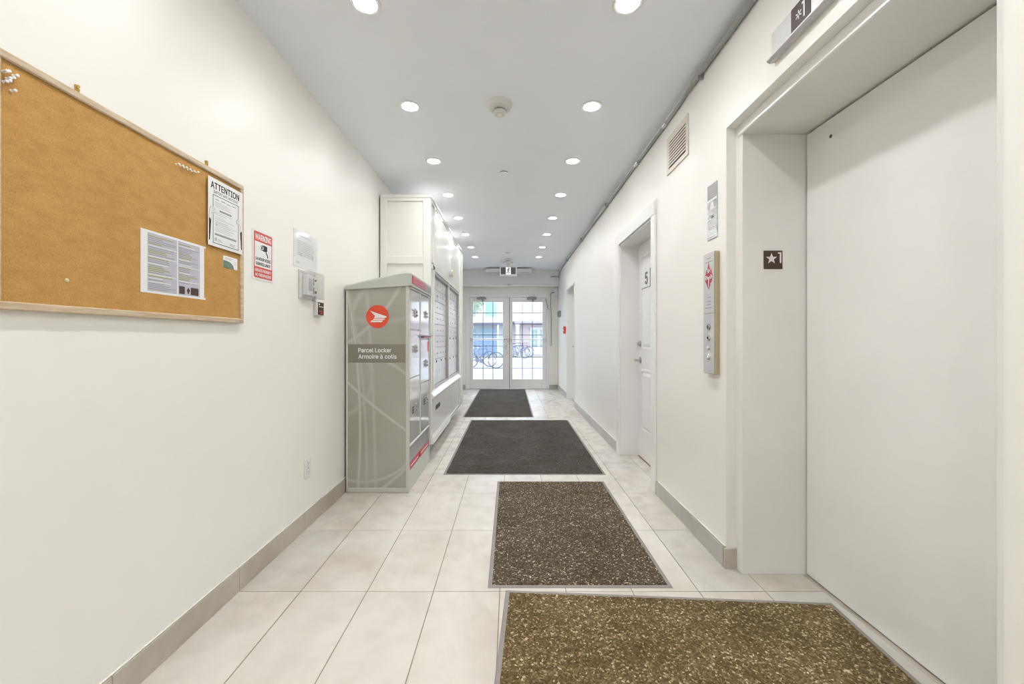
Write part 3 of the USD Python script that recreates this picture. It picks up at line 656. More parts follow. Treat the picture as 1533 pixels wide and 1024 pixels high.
def sheet(y0, y1, z0, z1, x, skew=0.0, curl=0.0, n=9):
    """a thin sheet of paper on the left side, slightly bowed"""
    m = trimesh.creation.box(bounds=[[0, y0, z0], [0.0006, y1, z1]])
    m = m.subdivide_to_size(0.05)
    v = m.vertices.copy()
    t = (v[:, 2] - z0) / (z1 - z0)
    s = (v[:, 1] - y0) / (y1 - y0)
    v[:, 1] += skew * (t - 0.5)
    v[:, 0] += x + curl * ((1 - t) ** 2) * (0.4 + 0.6 * s)
    return trimesh.Trimesh(v, m.faces, process=False)

# attention poster
ay0, ay1, az0, az1 = 1.675, 1.889, 1.532, 1.812
xp = XC + 0.0004
ap = Thing('attention_poster', 'white attention notice with two drawn hands on the cork board', 'poster', (xp, ay0, az0))
xq = XC + 0.0086
ap.part('sheet', cb(XC + 0.0080, xq, ay0, ay1, az0, az1, 0), paper, smooth=False)
am = (ay0 + ay1) / 2
ap.part('title', text('L', (xq, am - 0.004, az1 - 0.042), 'ATTENTION', 0.0255, 0.0005, True, 'c', fit=0.176), print_black, label='heading ATTENTION')
ap.part('subtitle', text('L', (xq, am - 0.002, az1 - 0.060), 'IMPORTANT NOTICE!', 0.0115, 0.0005, True, 'c', fit=0.150), print_grey, label='line IMPORTANT NOTICE!')
ib = (0.027, 0.013, 0.187, 0.213)
def apr(u0, v0, u1, v1):
    return cb(xq - 0.0002, xq + 0.0005, ay0 + u0, ay0 + u1, az0 + v0, az0 + v1, 0)
bt = 0.0022
ap.part('border', cat(apr(ib[0], ib[1], ib[2], ib[1] + bt), apr(ib[0], ib[3] - bt, ib[2], ib[3]), apr(ib[0], ib[1], ib[0] + bt, ib[3]), apr(ib[2] - bt, ib[1], ib[2], ib[3])), print_black)
ap.part('script_line', cat([apr(0.042 + k * 0.034, 0.195 + 0.002 * (k % 2), 0.042 + k * 0.034 + w, 0.198 + 0.002 * (k % 2)) for k, w in enumerate((0.02, 0.026, 0.024, 0.027))]), print_grey)
ap.part('bold_line', cat([apr(0.066, 0.150, 0.14, 0.158)]), plastic_grey)
ap.part('bold_line', cat([apr(0.038, 0.048, 0.172, 0.056)]), plastic_grey)
r2 = random.Random(3)
ap.part('small_print', cat([apr(0.04, v, 0.10 + r2.random() * 0.07, v + 0.0016) for v in (0.184, 0.178, 0.172, 0.166, 0.142, 0.135, 0.122, 0.115, 0.106, 0.1, 0.094, 0.088, 0.08, 0.073, 0.066)] + [apr(0.045, 0.09, 0.052, 0.098)]), print_pale)
ap.part('footer_marks', cat(apr(0.038, 0.024, 0.05, 0.038), apr(0.056, 0.03, 0.075, 0.033), apr(0.056, 0.024, 0.083, 0.027), apr(0.13, 0.028, 0.165, 0.031), apr(0.13, 0.022, 0.16, 0.025)), print_pale)
def blob(pts, mt, nm, lab=None):
    if nm == 'drawn_hand':
        ap.part('hand_outline', plate('L', (xq + 0.0001, ay0, az0), Polygon(pts).buffer(0.0024), 0.0006), print_grey)
    ap.part(nm, plate('L', (xq + 0.0004, ay0, az0), Polygon(pts).buffer(0.0012), 0.0006), mt, label=lab)
for sgn, u in ((1, 0.018), (-1, 0.196)):
    vh = 0.135 if sgn > 0 else 0.128
    blob([(u - sgn * 0.004, vh), (u + sgn * 0.020, vh + 0.004), (u + sgn * 0.020, vh + 0.009), (u + sgn * 0.006, vh + 0.008), (u + sgn * 0.021, vh + 0.0115), (u + sgn * 0.020, vh + 0.016), (u + sgn * 0.004, vh + 0.016), (u + sgn * 0.017, vh + 0.020), (u + sgn * 0.014, vh + 0.025), (u - sgn * 0.001, vh + 0.024), (u - sgn * 0.008, vh + 0.012), (u - sgn * 0.012, vh - 0.02), (u - sgn * 0.002, vh - 0.026)], sign_white, 'drawn_hand', 'drawn hand holding the notice')
    ap.part('hand_outline', cat([apr(min(u + sgn * 0.002, u + sgn * 0.019), vh + k, max(u + sgn * 0.002, u + sgn * 0.019), vh + k + 0.0009) for k in (0.004, 0.0098, 0.0155, 0.0205)]).apply_translation([0.0009, 0, 0]), print_grey)
    blob([(u - sgn * 0.012, vh - 0.026), (u - sgn * 0.003, vh - 0.032), (u - sgn * 0.010, 0.022), (u - sgn * 0.0125, 0.022)], print_black, 'drawn_sleeve', 'drawn dark sleeve')

# landscape sheet with dense print
qy0, qy1, qz0, qz1 = 1.378, 1.664, 1.306, 1.520
ls = Thing('printed_sheet', 'landscape sheet of dense two-column print on the cork board', 'printed sheet', (XC, qy0, qz0))
xs = XC + 0.0010
ls.part('sheet', cb(XC + 0.0003, xs, qy0, qy1, qz0, qz1, 0), paper, smooth=False)
W, H = qy1 - qy0, qz1 - qz0
def lsr(u0, v0, u1, v1, t=0.0004):
    return cb(xs - 0.0002, xs + t, qy0 + u0, qy0 + u1, qz0 + v0, qz0 + v1, 0)
ls.part('column', lsr(0.026, 0.008, 0.150, H - 0.008), print_lilac, smooth=False, label='grey-lilac left column of print')
ls.part('column', lsr(0.156, 0.008, 0.262, H - 0.008), print_lilac, smooth=False, label='grey-lilac right column of print')
r3 = random.Random(11)
olive, grey, pale = [], [], []
for c0, c1 in ((0.028, 0.148), (0.158, 0.260)):
    v = 0.014
    while v < H - 0.014:
        if not (c0 > 0.1 and v < 0.05):
            u1 = c0 + (c1 - c0) * r3.uniform(0.45, 1.0)
            pick = r3.random()
            (olive if pick < 0.28 else grey if pick < 0.72 else pale).append(lsr(c0, v, u1, v + (0.0034 if pick < 0.28 else 0.0022), 0.0007))
        v += 0.0062
ls.part('highlighted_line', cat(olive), print_olive, smooth=False, label='olive-yellow highlighted lines')
ls.part('text_line', cat(grey), print_grey, smooth=False)
ls.part('pale_line', cat(pale), paper, smooth=False)
ls.part('dark_picture', lsr(0.160, 0.012, 0.186, 0.040, 0.0008), print_brown, smooth=False, label='small dark picture')
ls.part('dark_picture', lsr(0.216, 0.012, 0.254, 0.040, 0.0008), print_brown, smooth=False, label='wide dark picture')
ls.part('leaf_mark', plate('L', (xs + 0.0002, qy0 + 0.204, qz0 + 0.026), Polygon([(0, 0.012), (0.008, 0.002), (0.004, -0.004), (0.001, -0.012), (-0.002, -0.012), (-0.006, -0.003), (-0.008, 0.003)]), 0.0006), print_brown, smooth=False, label='dark leaf shape')
for zz in (qz0 + 0.004, qz1 - 0.004):
    ls.part('tape', cb(XC, XC + 0.0016, qy1 - 0.006, qy1 + 0.008, zz - 0.004, zz + 0.004, 0), sign_white, smooth=False)

# business card
ky0, ky1, kz0, kz1 = 1.775, 1.866, 1.457, 1.508
bc = Thing('business_card', 'small white card with a green corner below the attention poster', 'business card', (XC, ky0, kz0))
bc.part('card', cb(XC, XC + 0.0008, ky0, ky1, kz0, kz1, 0), paper, smooth=False)
gp = Polygon([(0, 0), (0.068, 0), (0.062, 0.016), (0.045, 0.027), (0.02, 0.031), (0, 0.031)])
bc.part('green_corner', plate('L', (XC + 0.0008, ky0, kz0), gp, 0.0005), card_green, smooth=False, label='dark green corner')
bc.part('small_print', cat([cb(XC + 0.0008, XC + 0.0013, ky0 + a, ky0 + b, kz0 + c, kz0 + c + 0.002, 0) for a, b, c in ((0.012, 0.06, 0.042), (0.012, 0.05, 0.037), (0.07, 0.084, 0.03), (0.066, 0.084, 0.022))]), print_pale, smooth=False)

# warning sign
wy0, wy1, wz0, wz1 = 1.991, 2.167, 1.440, 1.686
ws = Thing('warning_sign', 'red and white warning sign with a camera picture on the left wall', 'sign', (XL, wy0, wz0))
xw = XL + 0.003
ws.part('plate', plate('L', (XL, 0, 0), rrect(wy0, wz0, wy1, wz1, 0.010), 0.003), sign_white, smooth=False)
def wr(u0, v0, u1, v1, d=0.0005, r=0.004):
    return plate('L', (xw, wy0, wz0), rrect(u0, v0, u1, v1, r), d)
brd = rrect(0.012, 0.010, 0.164, 0.236, 0.006).difference(sbox(0.017, 0.064, 0.159, 0.188))
ws.part('red_field', plate('L', (xw, wy0, wz0), brd, 0.0005), sign_red, smooth=False, label='red border with filled head and foot')
ws.part('heading', text('L', (xw + 0.0005, wy0 + 0.088, wz0 + 0.197), 'WARNING', 0.028, 0.0005, True, 'c', fit=0.134), sign_white, label='white heading WARNING')
ws.part('message', cat(text('L', (xw, wy0 + 0.088, wz0 + 0.097), '24 HOUR VIDEO', 0.0145, 0.0005, True, 'c', fit=0.128), text('L', (xw, wy0 + 0.088, wz0 + 0.073), 'SURVEILLANCE', 0.0145, 0.0005, True, 'c', fit=0.120)), print_black, label='black words 24 HOUR VIDEO SURVEILLANCE')
ws.part('footer', cat(text('L', (xw + 0.0005, wy0 + 0.088, wz0 + 0.040), 'PRIVATE PROPERTY', 0.0135, 0.0005, True, 'c', fit=0.136), text('L', (xw + 0.0005, wy0 + 0.088, wz0 + 0.018), 'NO TRESPASSING', 0.0135, 0.0005, True, 'c', fit=0.130)), sign_white, label='white words PRIVATE PROPERTY NO TRESPASSING')
cam_pic = unary_union([Polygon([(0.065, 0.172), (0.092, 0.178), (0.120, 0.176), (0.120, 0.152), (0.098, 0.147), (0.065, 0.152)]), LineString([(0.110, 0.150), (0.114, 0.138), (0.122, 0.134), (0.124, 0.122)]).buffer(0.003)])
cp = ws.part('camera_picture', plate('L', (xw, wy0, wz0), cam_pic, 0.0005), print_black, smooth=False, label='black drawing of a surveillance camera')
ws.part('lens_picture', cat(plate('L', (xw + 0.0005, wy0, wz0), sbox(0.060, 0.154, 0.088, 0.170), 0.0004), plate('L', (xw + 0.0005, wy0, wz0), sbox(0.045, 0.158, 0.058, 0.167), 0.0004)), sign_white, parent=cp, smooth=False)
ws.part('lens_picture', plate('L', (xw + 0.0009, wy0, wz0), Point(0.075, 0.162).buffer(0.006), 0.0004), print_black, parent=cp, smooth=False)

# laminated notice
ny0, ny1, nz0, nz1 = 2.373, 2.662, 1.570, 1.785
nt = Thing('laminated_notice', 'white laminated landscape notice above the thermostat guard', 'notice', (XL, ny0, nz0))
lam = plain('laminate', (0.80, 0.80, 0.81), 0.12, coat_weight=0.6)
nt.part('sheet', cb(XL + 0.0005, XL + 0.002, ny0, ny1, nz0, nz1, 0), lam, smooth=False)
nl = []
for k in range(8):
    v = 0.150 - k * 0.011
    nl.append(cb(XL + 0.0018, XL + 0.0024, ny0 + 0.045, ny0 + 0.25 - 0.02 * r3.random(), nz0 + v, nz0 + v + 0.006, 0))
nt.part('text_block', cat(nl), plain('faded_print', (0.50, 0.50, 0.52), 0.4), smooth=False)
nt.part('heading', cb(XL + 0.0018, XL + 0.0024, ny0 + 0.075, ny0 + 0.21, nz0 + 0.185, nz0 + 0.195, 0), plain('faded_head', (0.55, 0.55, 0.57), 0.4), smooth=False)
for a, b, c, d_ in ((0.07, 0.09, 0.07, 0.085), (0.22, 0.236, 0.068, 0.10), (0.03, 0.065, 0.022, 0.034)):
    nt.part('printed_mark', cb(XL + 0.0018, XL + 0.0026, ny0 + a, ny0 + b, nz0 + c, nz0 + d_, 0), print_pale, smooth=False)

# thermostat in a clear guard
gy0, gy1, gz0, gz1, gx = 2.431, 2.623, 1.393, 1.550, XL + 0.067
th = Thing('thermostat', 'white thermostat inside the clear guard box', 'thermostat', (XL, 2.51, 1.41))
th.part('body', cb(XL, XL + 0.030, 2.475, 2.60, 1.412, 1.535, 0.004), plastic_white)
th.part('screen', cb(XL + 0.0295, XL + 0.031, 2.49, 2.54, 1.44, 1.515, 0.0005), print_pale, label='grey screen')
th.part('scale_mark', cat(cb(XL + 0.0295, XL + 0.031, 2.552, 2.559, 1.425, 1.465, 0), cb(XL + 0.0295, XL + 0.031, 2.552, 2.559, 1.478, 1.522, 0), cb(XL + 0.0295, XL + 0.031, 2.57, 2.59, 1.43, 1.445, 0), cb(XL + 0.0295, XL + 0.031, 2.57, 2.59, 1.505, 1.515, 0)), print_black)
gd = Thing('thermostat_guard', 'clear plastic guard box under the laminated notice', 'guard box', (XL, 2.527, gz0))
tk = 0.004
gd.part('front', cb(gx - tk, gx, gy0, gy1, gz0, gz1, 0.001), guard_plastic, smooth=False)
gd.part('side', cb(XL, gx - tk, gy0, gy0 + tk, gz0, gz1, 0), guard_plastic, smooth=False)
gd.part('side', cb(XL, gx - tk, gy1 - tk, gy1, gz0, gz1, 0), guard_plastic, smooth=False)
gd.part('top', cb(XL, gx - tk, gy0 + tk, gy1 - tk, gz1 - tk, gz1, 0), guard_plastic, smooth=False)
gd.part('bottom', cb(XL, gx - tk, gy0 + tk, gy1 - tk, gz0, gz0 + tk, 0), guard_plastic, smooth=False)
ring = sbox(gy0 - 0.006, gz0 - 0.006, gy1 + 0.006, gz1 + 0.006).difference(sbox(gy0 + 0.004, gz0 + 0.004, gy1 - 0.004, gz1 - 0.004))
gd.part('base_frame', plate('L', (XL, 0, 0), ring, 0.006), plain('guard_base', (0.60, 0.60, 0.60), 0.3), smooth=False)
gd.part('lock', cat(cyl((gx - 0.02, 2.52, gz0), (gx - 0.02, 2.52, gz0 - 0.012), 0.008), cyl((gx - 0.02, 2.52, gz0 - 0.010), (gx - 0.02, 2.52, gz0 - 0.016), 0.011)), plastic_grey, label='small metal lock')
fb = Thing('key_fob_reader', 'small white reader with dark brown face below the thermostat guard', 'reader', (XL, 2.67, 1.30))
fb.part('holder', cb(XL, XL + 0.022, 2.615, 2.715, 1.295, 1.392, 0.005), plastic_white)
ff = fb.part('face', cb(XL + 0.021, XL + 0.0235, 2.628, 2.708, 1.302, 1.382, 0.001), print_brown, label='dark brown printed face')
fb.part('face_print', cat(cb(XL + 0.0232, XL + 0.024, 2.636, 2.70, 1.352, 1.357, 0), cb(XL + 0.0232, XL + 0.024, 2.636, 2.652, 1.364, 1.376, 0)), plastic_white, parent=ff, smooth=False)
fb.part('face_print', cat(cb(XL + 0.0232, XL + 0.024, 2.64, 2.69, 1.322, 1.328, 0), cb(XL + 0.0232, XL + 0.024, 2.66, 2.69, 1.309, 1.316, 0)), sign_red, parent=ff, smooth=False)

# outlet
oy0, oy1, oz0, oz1 = 2.497, 2.570, 0.300, 0.420
ol = Thing('wall_outlet', 'white duplex outlet low on the left wall', 'outlet', (XL, 2.533, oz0))
ol.part('cover_plate', cb(XL, XL + 0.006, oy0, oy1, oz0, oz1, 0.003), plastic_white)
for z in (0.333, 0.387):
    rc = ol.part('receptacle', plate('L', (XL + 0.006, 2.5335, z), Point(0, 0).buffer(0.0175).intersection(sbox(-0.02, -0.014, 0.02, 0.014)), 0.0015), sign_white, smooth=False)
    ol.part('slot', cat(cb(XL + 0.0072, XL + 0.0078, 2.5265, 2.5285, z - 0.002, z + 0.007, 0), cb(XL + 0.0072, XL + 0.0078, 2.5385, 2.5405, z - 0.002, z + 0.007, 0), cb(XL + 0.0072, XL + 0.0078, 2.531, 2.536, z - 0.010, z - 0.006, 0)), print_black, parent=rc, smooth=False)
ol.part('screw', cyl((XL + 0.006, 2.5335, 0.36), (XL + 0.0075, 2.5335, 0.36), 0.003, 12), steel)

# ------------------------------------------------------------------ parcel locker
KX0, KX1, KY0, KY1 = -1.226, -0.757, 3.087, 3.895
lk = Thing('parcel_locker', 'grey free-standing parcel locker with a red logo against the left wall', 'parcel locker', ((KX0 + KX1) / 2, (KY0 + KY1) / 2, 0))
def seg(cx_, cz_):
    return ((cx_ - 764) / 620 * KY0, 1.15 + (507 - cz_) / 620 * KY0)
def circle(a, b, c):
    (ax, ay), (bx, by), (cx_, cy_) = a, b, c
    d = 2 * (ax * (by - cy_) + bx * (cy_ - ay) + cx_ * (ay - by))
    ux = ((ax**2 + ay**2) * (by - cy_) + (bx**2 + by**2) * (cy_ - ay) + (cx_**2 + cy_**2) * (ay - by)) / d
    uy = ((ax**2 + ay**2) * (cx_ - bx) + (bx**2 + by**2) * (ax - cx_) + (cx_**2 + cy_**2) * (bx - ax)) / d
    return ux, uy, math.hypot(ax - ux, ay - uy)
arcs = [(((596, 433), (578, 461), (531, 506)), 0.022, .5), (((521.6, 573.7), (541, 592), (609, 645)), 0.017, .65), (((534.3, 543), (538, 602), (535.6, 728)), 0.016, .6),
        (((576, 728.6), (596, 712), (609, 700)), 0.02, .5), (((545, 435), (529.5, 459), (531.5, 502)), 0.034, .35), (((581, 543), (597, 552), (609, 562)), 0.018, .5),
        (((556, 548), (560, 640), (562, 728)), 0.02, .3), (((521, 512), (540, 525), (556, 575)), 0.03, .25), (((520, 476), (560, 482), (609, 476)), 0.04, .2), (((536, 520), (541, 560), (548, 728)), 0.018, .3)]
nodes = {'g': ('geometry', {}), 'mz': ('vector_math', {'vector_math_type': 'multiply', 'math_type': 'multiply', 'vector2': (1, 0, 1)}),
         'n': ('noise_texture', {'scale': 2.0, 'detail': 2.0}), 'sx': ('separate_xyz', {}),
         'gr': ('rgb_ramp', {'ramp': [(0.3, (0.33, 0.325, 0.275)), (0.7, (0.42, 0.41, 0.36))]}),
         'mixc': ('mix_color', {'blend_type': 'mix', 'b': (0.62, 0.62, 0.57), 'use_clamp': True}),
         'p': ('principled_bsdf', {'roughness': 0.32})}
links = [('g.position', 'mz.vector1'), ('g.position', 'n.vector'), ('n.fac', 'gr.fac'), ('gr.color', 'mixc.a'), ('mixc.result', 'p.base_color')]
del nodes['sx'], nodes['mz'][1]['vector_math_type']
prev = None
for i, (pts, wd, amp) in enumerate(arcs):
    ux, uz, R = circle(*[seg(*p) for p in pts])
    nodes[f'd{i}'] = ('vector_math', {'math_type': 'distance', 'vector2': (ux, 0, uz)})
    nodes[f's{i}'] = ('math', {'math_type': 'subtract', 'value2': R})
    nodes[f'a{i}'] = ('math', {'math_type': 'absolute'})
    nodes[f'm{i}'] = ('map_range', {'range_type': 'smoothstep', 'from_min': 0.0, 'from_max': wd, 'to_min': amp, 'to_max': 0.0, 'clamp': True})
    links += [('mz.vector', f'd{i}.vector1'), (f'd{i}.value', f's{i}.value1'), (f's{i}.value', f'a{i}.value1'), (f'a{i}.value', f'm{i}.value')]
    if prev:
        nodes[f'x{i}'] = ('math', {'math_type': 'maximum'})
        links += [(prev, f'x{i}.value1'), (f'm{i}.result', f'x{i}.value2')]
        prev = f'x{i}.value'
    else:
        prev = f'm{i}.result'
links.append((prev, 'mixc.fac'))
wave_print = M('locker_wave_print', nodes, links)
ZT0, ZT1 = 1.516, 1.546                      # underside of the cap at the wall and at the front
lk.part('body', hull([(x, y, z) for y in (KY0 + 0.012, KY1) for x, z in ((KX0 + 0.004, 0.0), (KX1 - 0.012, 0.0), (KX0 + 0.004, ZT0), (KX1 - 0.012, ZT1))]), locker_metal, smooth=False)
lk.part('side_panel', hull([(x, y, z) for y in (KY0 + 0.005, KY0 + 0.014) for x, z in ((KX0 + 0.012, 0.03), (KX1 - 0.022, 0.03), (KX0 + 0.012, ZT0), (KX1 - 0.022, ZT1))]), wave_print, smooth=False, label='grey panel printed with pale flowing curves')
lk.part('frame_post', cb(KX0, KX0 + 0.014, KY0, KY0 + 0.03, 0, ZT0, 0.003), locker_metal)
lk.part('frame_post', cb(KX1 - 0.024, KX1, KY0, KY0 + 0.03, 0, ZT1, 0.003), locker_metal)
lk.part('frame_post', cb(KX1 - 0.024, KX1, KY1 - 0.035, KY1, 0, ZT1, 0.003), locker_metal)
lk.part('frame_rail', cb(KX0 + 0.014, KX1 - 0.024, KY0, KY0 + 0.03, 0, 0.036, 0.003), locker_metal)
cap = []
for y0, y1, o in ((KY0 - 0.006, KY1 + 0.002, 0),):
    pr = [(KX0 - 0.006, ZT0 - 0.002), (KX0 - 0.006, ZT0 + 0.018), (KX0 + 0.004, ZT0 + 0.034), (-0.86, 1.634), (-0.80, 1.645), (KX1 - 0.002, 1.645), (KX1 + 0.012, 1.640), (KX1 + 0.014, ZT1 + 0.0)]
    for yy, e_ in ((y0, 0.010), (y0 + 0.010, 0), (y1 - 0.01, 0), (y1, 0.01)):
        cap += [(x, yy, z - (e_ if k in (2, 3, 4, 5, 6) else 0)) for k, (x, z) in enumerate(pr)]
lk.part('roof_cap', hull(cap), locker_cap, smooth=20, label='sloping grey roof cap')
# header sign on the front (facing the corridor)
hs = lk.part('header_sign', cb(KX1 + 0.0135, KX1 + 0.017, KY0 + 0.05, KY1 - 0.28, 1.566, 1.628, 0.001), locker_pink, label='pink-red header sign')
lk.part('header_stripe', cb(KX1 + 0.0165, KX1 + 0.018, KY0 + 0.05, KY0 + 0.085, 1.566, 1.628, 0.0004), locker_red, parent=hs)
lk.part('header_lettering', cat(cb(KX1 + 0.0165, KX1 + 0.0176, KY0 + 0.16, KY0 + 0.34, 1.603, 1.612, 0), cb(KX1 + 0.0165, KX1 + 0.0176, KY0 + 0.16, KY0 + 0.38, 1.582, 1.591, 0)), locker_red, parent=hs, smooth=False)
lk.part('header_icons', cb(KX1 + 0.0135, KX1 + 0.0165, KY1 - 0.28, KY1 - 0.03, 1.570, 1.622, 0.001), plastic_grey, label='grey end of the header sign')
lk.part('front_rail', cb(KX1 - 0.024, KX1 + 0.004, KY0 + 0.03, KY1 - 0.035, ZT1 - 0.016, ZT1, 0.003), locker_metal)
lk.part('front_post', cb(KX1 - 0.024, KX1, 3.470, 3.510, 0.346, ZT1 - 0.016, 0.003), locker_metal)
cols = ((3.122, 3.466, ((1.222, 1.527), (0.850, 1.217), (0.352, 0.845)), (1.353, 1.07, 0.596), 3.317), (3.514, 3.858, ((1.150, 1.527), (0.765, 1.145), (0.352, 0.760)), (1.364, 0.93, 0.596), 3.73))
for c0, c1, rows, locks, yl in cols:
    for (z0, z1), zl in zip(rows, locks):
        d = lk.part('locker_door', cb(KX1 - 0.012, KX1 - 0.003, c0, c1, z0, z1, 0.0025), locker_door)
        lk.part('lock', cat(cb(KX1 - 0.004, KX1 + 0.004, yl - 0.025, yl + 0.03, zl - 0.035, zl + 0.035, 0.003), cyl((KX1, yl + 0.008, zl + 0.012), (KX1 + 0.012, yl + 0.008, zl + 0.012), 0.011), cb(KX1 + 0.002, KX1 + 0.016, yl - 0.004, yl + 0.02, zl - 0.026, zl - 0.008, 0.003)), steel if zl > 0.6 else plastic_grey, parent=d, label='metal door lock')
        lk.part('label_plate', cat([cb(KX1 - 0.0035, KX1 - 0.002, yl - 0.11, yl - 0.05, zl - 0.028 + k * 0.02, zl - 0.016 + k * 0.02, 0) for k in range(3)]), print_black if zl < 0.6 else plastic_grey, parent=d, smooth=False)
lk.part('outgoing_slot', cat(cb(KX1 - 0.003, KX1 + 0.024, 3.53, 3.84, 1.157, 1.172, 0.003)), locker_pink, label='pink strip above the slot')
lk.part('slot_flap', cat(cb(KX1 + 0.0, KX1 + 0.035, 3.40, 3.88, 1.174, 1.182, 0.002)), chrome, label='bright metal flap')
lk.part('red_sticker', cb(KX1 - 0.0035, KX1 - 0.002, 3.80, 3.845, 1.03, 1.125, 0), locker_red, smooth=False, label='red sticker')
lk.part('bottom_rail', cb(KX1 - 0.024, KX1 + 0.002, KY0 + 0.03, KY1 - 0.035, 0.330, 0.348, 0.004), sign_white)
lk.part('kick_panel', cb(KX1 - 0.022, KX1 - 0.006, KY0 + 0.03, KY1 - 0.035, 0.205, 0.330, 0.002), locker_kick, label='darker grey kick panel')
lk.part('kick_panel', cb(KX1 - 0.022, KX1 - 0.004, KY0 + 0.03, KY1 - 0.035, 0.0, 0.150, 0.002), locker_metal)
for a, b in ((3.125, 3.455), (3.495, 3.86)):
    st = lk.part('red_strip', cb(KX1 - 0.02, KX1 - 0.003, a, b, 0.155, 0.203, 0.002), locker_red, label='red strip near the floor')
    lk.part('strip_lettering', cb(KX1 - 0.0032, KX1 - 0.0022, a + 0.03, b - 0.05, 0.175, 0.183, 0), sign_white, parent=st, smooth=False)
# logo and words on the side panel
lcx, lcz = seg(565, 474)
pf = KY0 + 0.005
lg = lk.part('logo_disc', plate('N', (lcx, pf, lcz), Point(0, 0).buffer(0.0855, quad_segs=16), 0.0012), logo_orange, smooth=False, label='round orange-red logo disc')
sc = (620 * 1.0) and (0.0855 / 70.0)
def wing(pts):
    return Polygon([((x - 265) * sc, (833 - y) * sc) for x, y in pts])
wg = unary_union([wing([(219, 797), (322, 832), (314, 840.5), (243, 840.5), (250, 829)]), wing([(243, 844), (311, 844), (303.5, 852.5), (236, 852.5)]), wing([(229, 856), (300, 856), (289, 867), (221, 867)])])
lk.part('logo_wing', plate('N', (lcx, pf - 0.0012, lcz), wg, 0.0010), sign_white, parent=lg, smooth=False, label='white striped wing')
bz0_, bz1_ = seg(0, 543.0)[1], seg(0, 515.3)[1]
bd = lk.part('name_band', cb(KX0 + 0.014, KX1 - 0.024, pf - 0.0012, pf + 0.002, bz0_, bz1_, 0), locker_band, smooth=False, label='taupe band with the locker name')
lk.part('name_lettering', cat(text('N', (seg(536, 0)[0], pf - 0.0012, seg(0, 527.3)[1]), 'Parcel Locker', 0.0300, 0.0008, True, 'l', fit=0.248), text('N', (seg(536, 0)[0], pf - 0.0012, seg(0, 536.8)[1]), 'Armoire à colis', 0.0300, 0.0008, True, 'l', fit=0.286)), sign_white, parent=bd, label='white words Parcel Locker, Armoire à colis')

# ------------------------------------------------------------------ mail cabinet with two mailbox units
CX0, CX1, CY0, CY1, CZ0, CZ1 = -1.229, -0.75, 3.912, 6.50, 0.145, 2.51
mc = Thing('mail_cabinet', 'tall cream panelled cabinet surrounding the mailboxes on the left', 'cabinet', ((CX0 + CX1) / 2, (CY0 + CY1) / 2, 0))
mc.part('carcass', cat(cb(CX0, CX0 + 0.03, CY0 + 0.02, CY1, CZ0, CZ1 - 0.02, 0), cb(CX0 + 0.03, CX1 - 0.02, CY0 + 0.02, CY1, 1.84, CZ1 - 0.02, 0), cb(CX0 + 0.03, CX1 - 0.02, CY0 + 0.02, CY1, CZ0, 0.60, 0), cb(CX0 + 0.03, CX1 - 0.02, CY0 + 0.02, 4.11, 0.60, 1.84, 0), cb(CX0 + 0.03, CX1 - 0.02, 6.13, CY1, 0.60, 1.84, 0)), cabinet_paint, smooth=False)
mc.part('crown', cb(CX0, CX1 + 0.008, CY0 - 0.006, CY1 + 0.006, CZ1 - 0.030, CZ1, 0.004), cabinet_paint)
# end toward the camera
f0 = CY0
for x0, x1 in ((CX0, -1.167), (-0.826, CX1)):
    mc.part('end_stile', cb(x0, x1, f0, f0 + 0.02, CZ0, CZ1 - 0.03, 0.002), cabinet_paint)
for z0, z1 in ((2.452, CZ1 - 0.03), (1.859, 1.929), (0.98, 1.05), (CZ0, 0.25)):
    mc.part('end_rail', cb(-1.167, -0.826, f0, f0 + 0.02, z0, z1, 0.002), cabinet_paint)
for z0, z1 in ((1.929, 2.452), (1.05, 1.859), (0.25, 0.98)):
    mc.part('end_panel', cb(-1.167, -0.826, f0 + 0.015, f0 + 0.02, z0, z1, 0), cabinet_paint, smooth=False)
# front: stiles, rails, panels (the front faces the corridor)
def fr_(name, y0, y1, z0, z1, dx=0.0, t=0.02, c=0.002, label=None):
    return mc.part(name, cb(CX1 - t, CX1 + dx, y0, y1, z0, z1, c), cabinet_paint, label=label)
fr_('front_stile', CY0 + 0.02, 3.965, 0.6, CZ1 - 0.03)
fr_('front_stile', 4.105, 4.165, 1.87, 2.452)
fr_('front_stile', 4.04, 4.12, 0.655, 1.87)
fr_('front_panel', 3.965, 4.04, 0.655, 1.87, -0.010, 0.02)
fr_('front_panel', 3.965, 4.105, 1.895, 2.452, -0.012, 0.02)
fr_('front_rail', 3.965, CY1, 2.452, CZ1 - 0.03)
fr_('front_rail', 3.965, 6.06, 1.825, 1.87)
fr_('upper_door', 4.168, 6.055, 1.873, 2.449, -0.003, 0.02, 0.004, 'wide glossy upper door panel')
fr_('front_stile', 5.055, 5.10, 0.655, 1.825)
fr_('pilaster', 6.06, CY1, CZ0, 2.452)
fr_('pilaster_moulding', 6.13, 6.17, CZ0 + .02, 2.44, 0.010, 0.01)
fr_('pilaster_moulding', 6.40, 6.44, CZ0 + .02, 2.44, 0.010, 0.01)
mc.part('ledge', hull([(x, y, z) for y in (3.93, 6.07) for x, z in ((CX1 - 0.02, 0.58), (CX1 + 0.02, 0.58), (CX1 + 0.028, 0.588), (CX1 + 0.028, 0.600), (CX1 - 0.02, 0.652))]), cabinet_paint, smooth=False, label='sloping ledge below the mailboxes')
ld = fr_('lower_door', 3.95, 5.045, 0.222, 0.575, 0.0, 0.02, 0.003)
sl = [(CX1 + 0.0015, 4.16, 0.425), (CX1 + 0.0015, 4.42, 0.425)]
mc.part('mail_slot', cb(CX1 - 0.002, CX1 + 0.0015, 4.16, 4.42, 0.432, 0.478, 0.001), black_plastic, parent=ld, label='dark outgoing mail slot')
fr_('lower_stile', 5.05, 5.10, CZ0, 0.58)
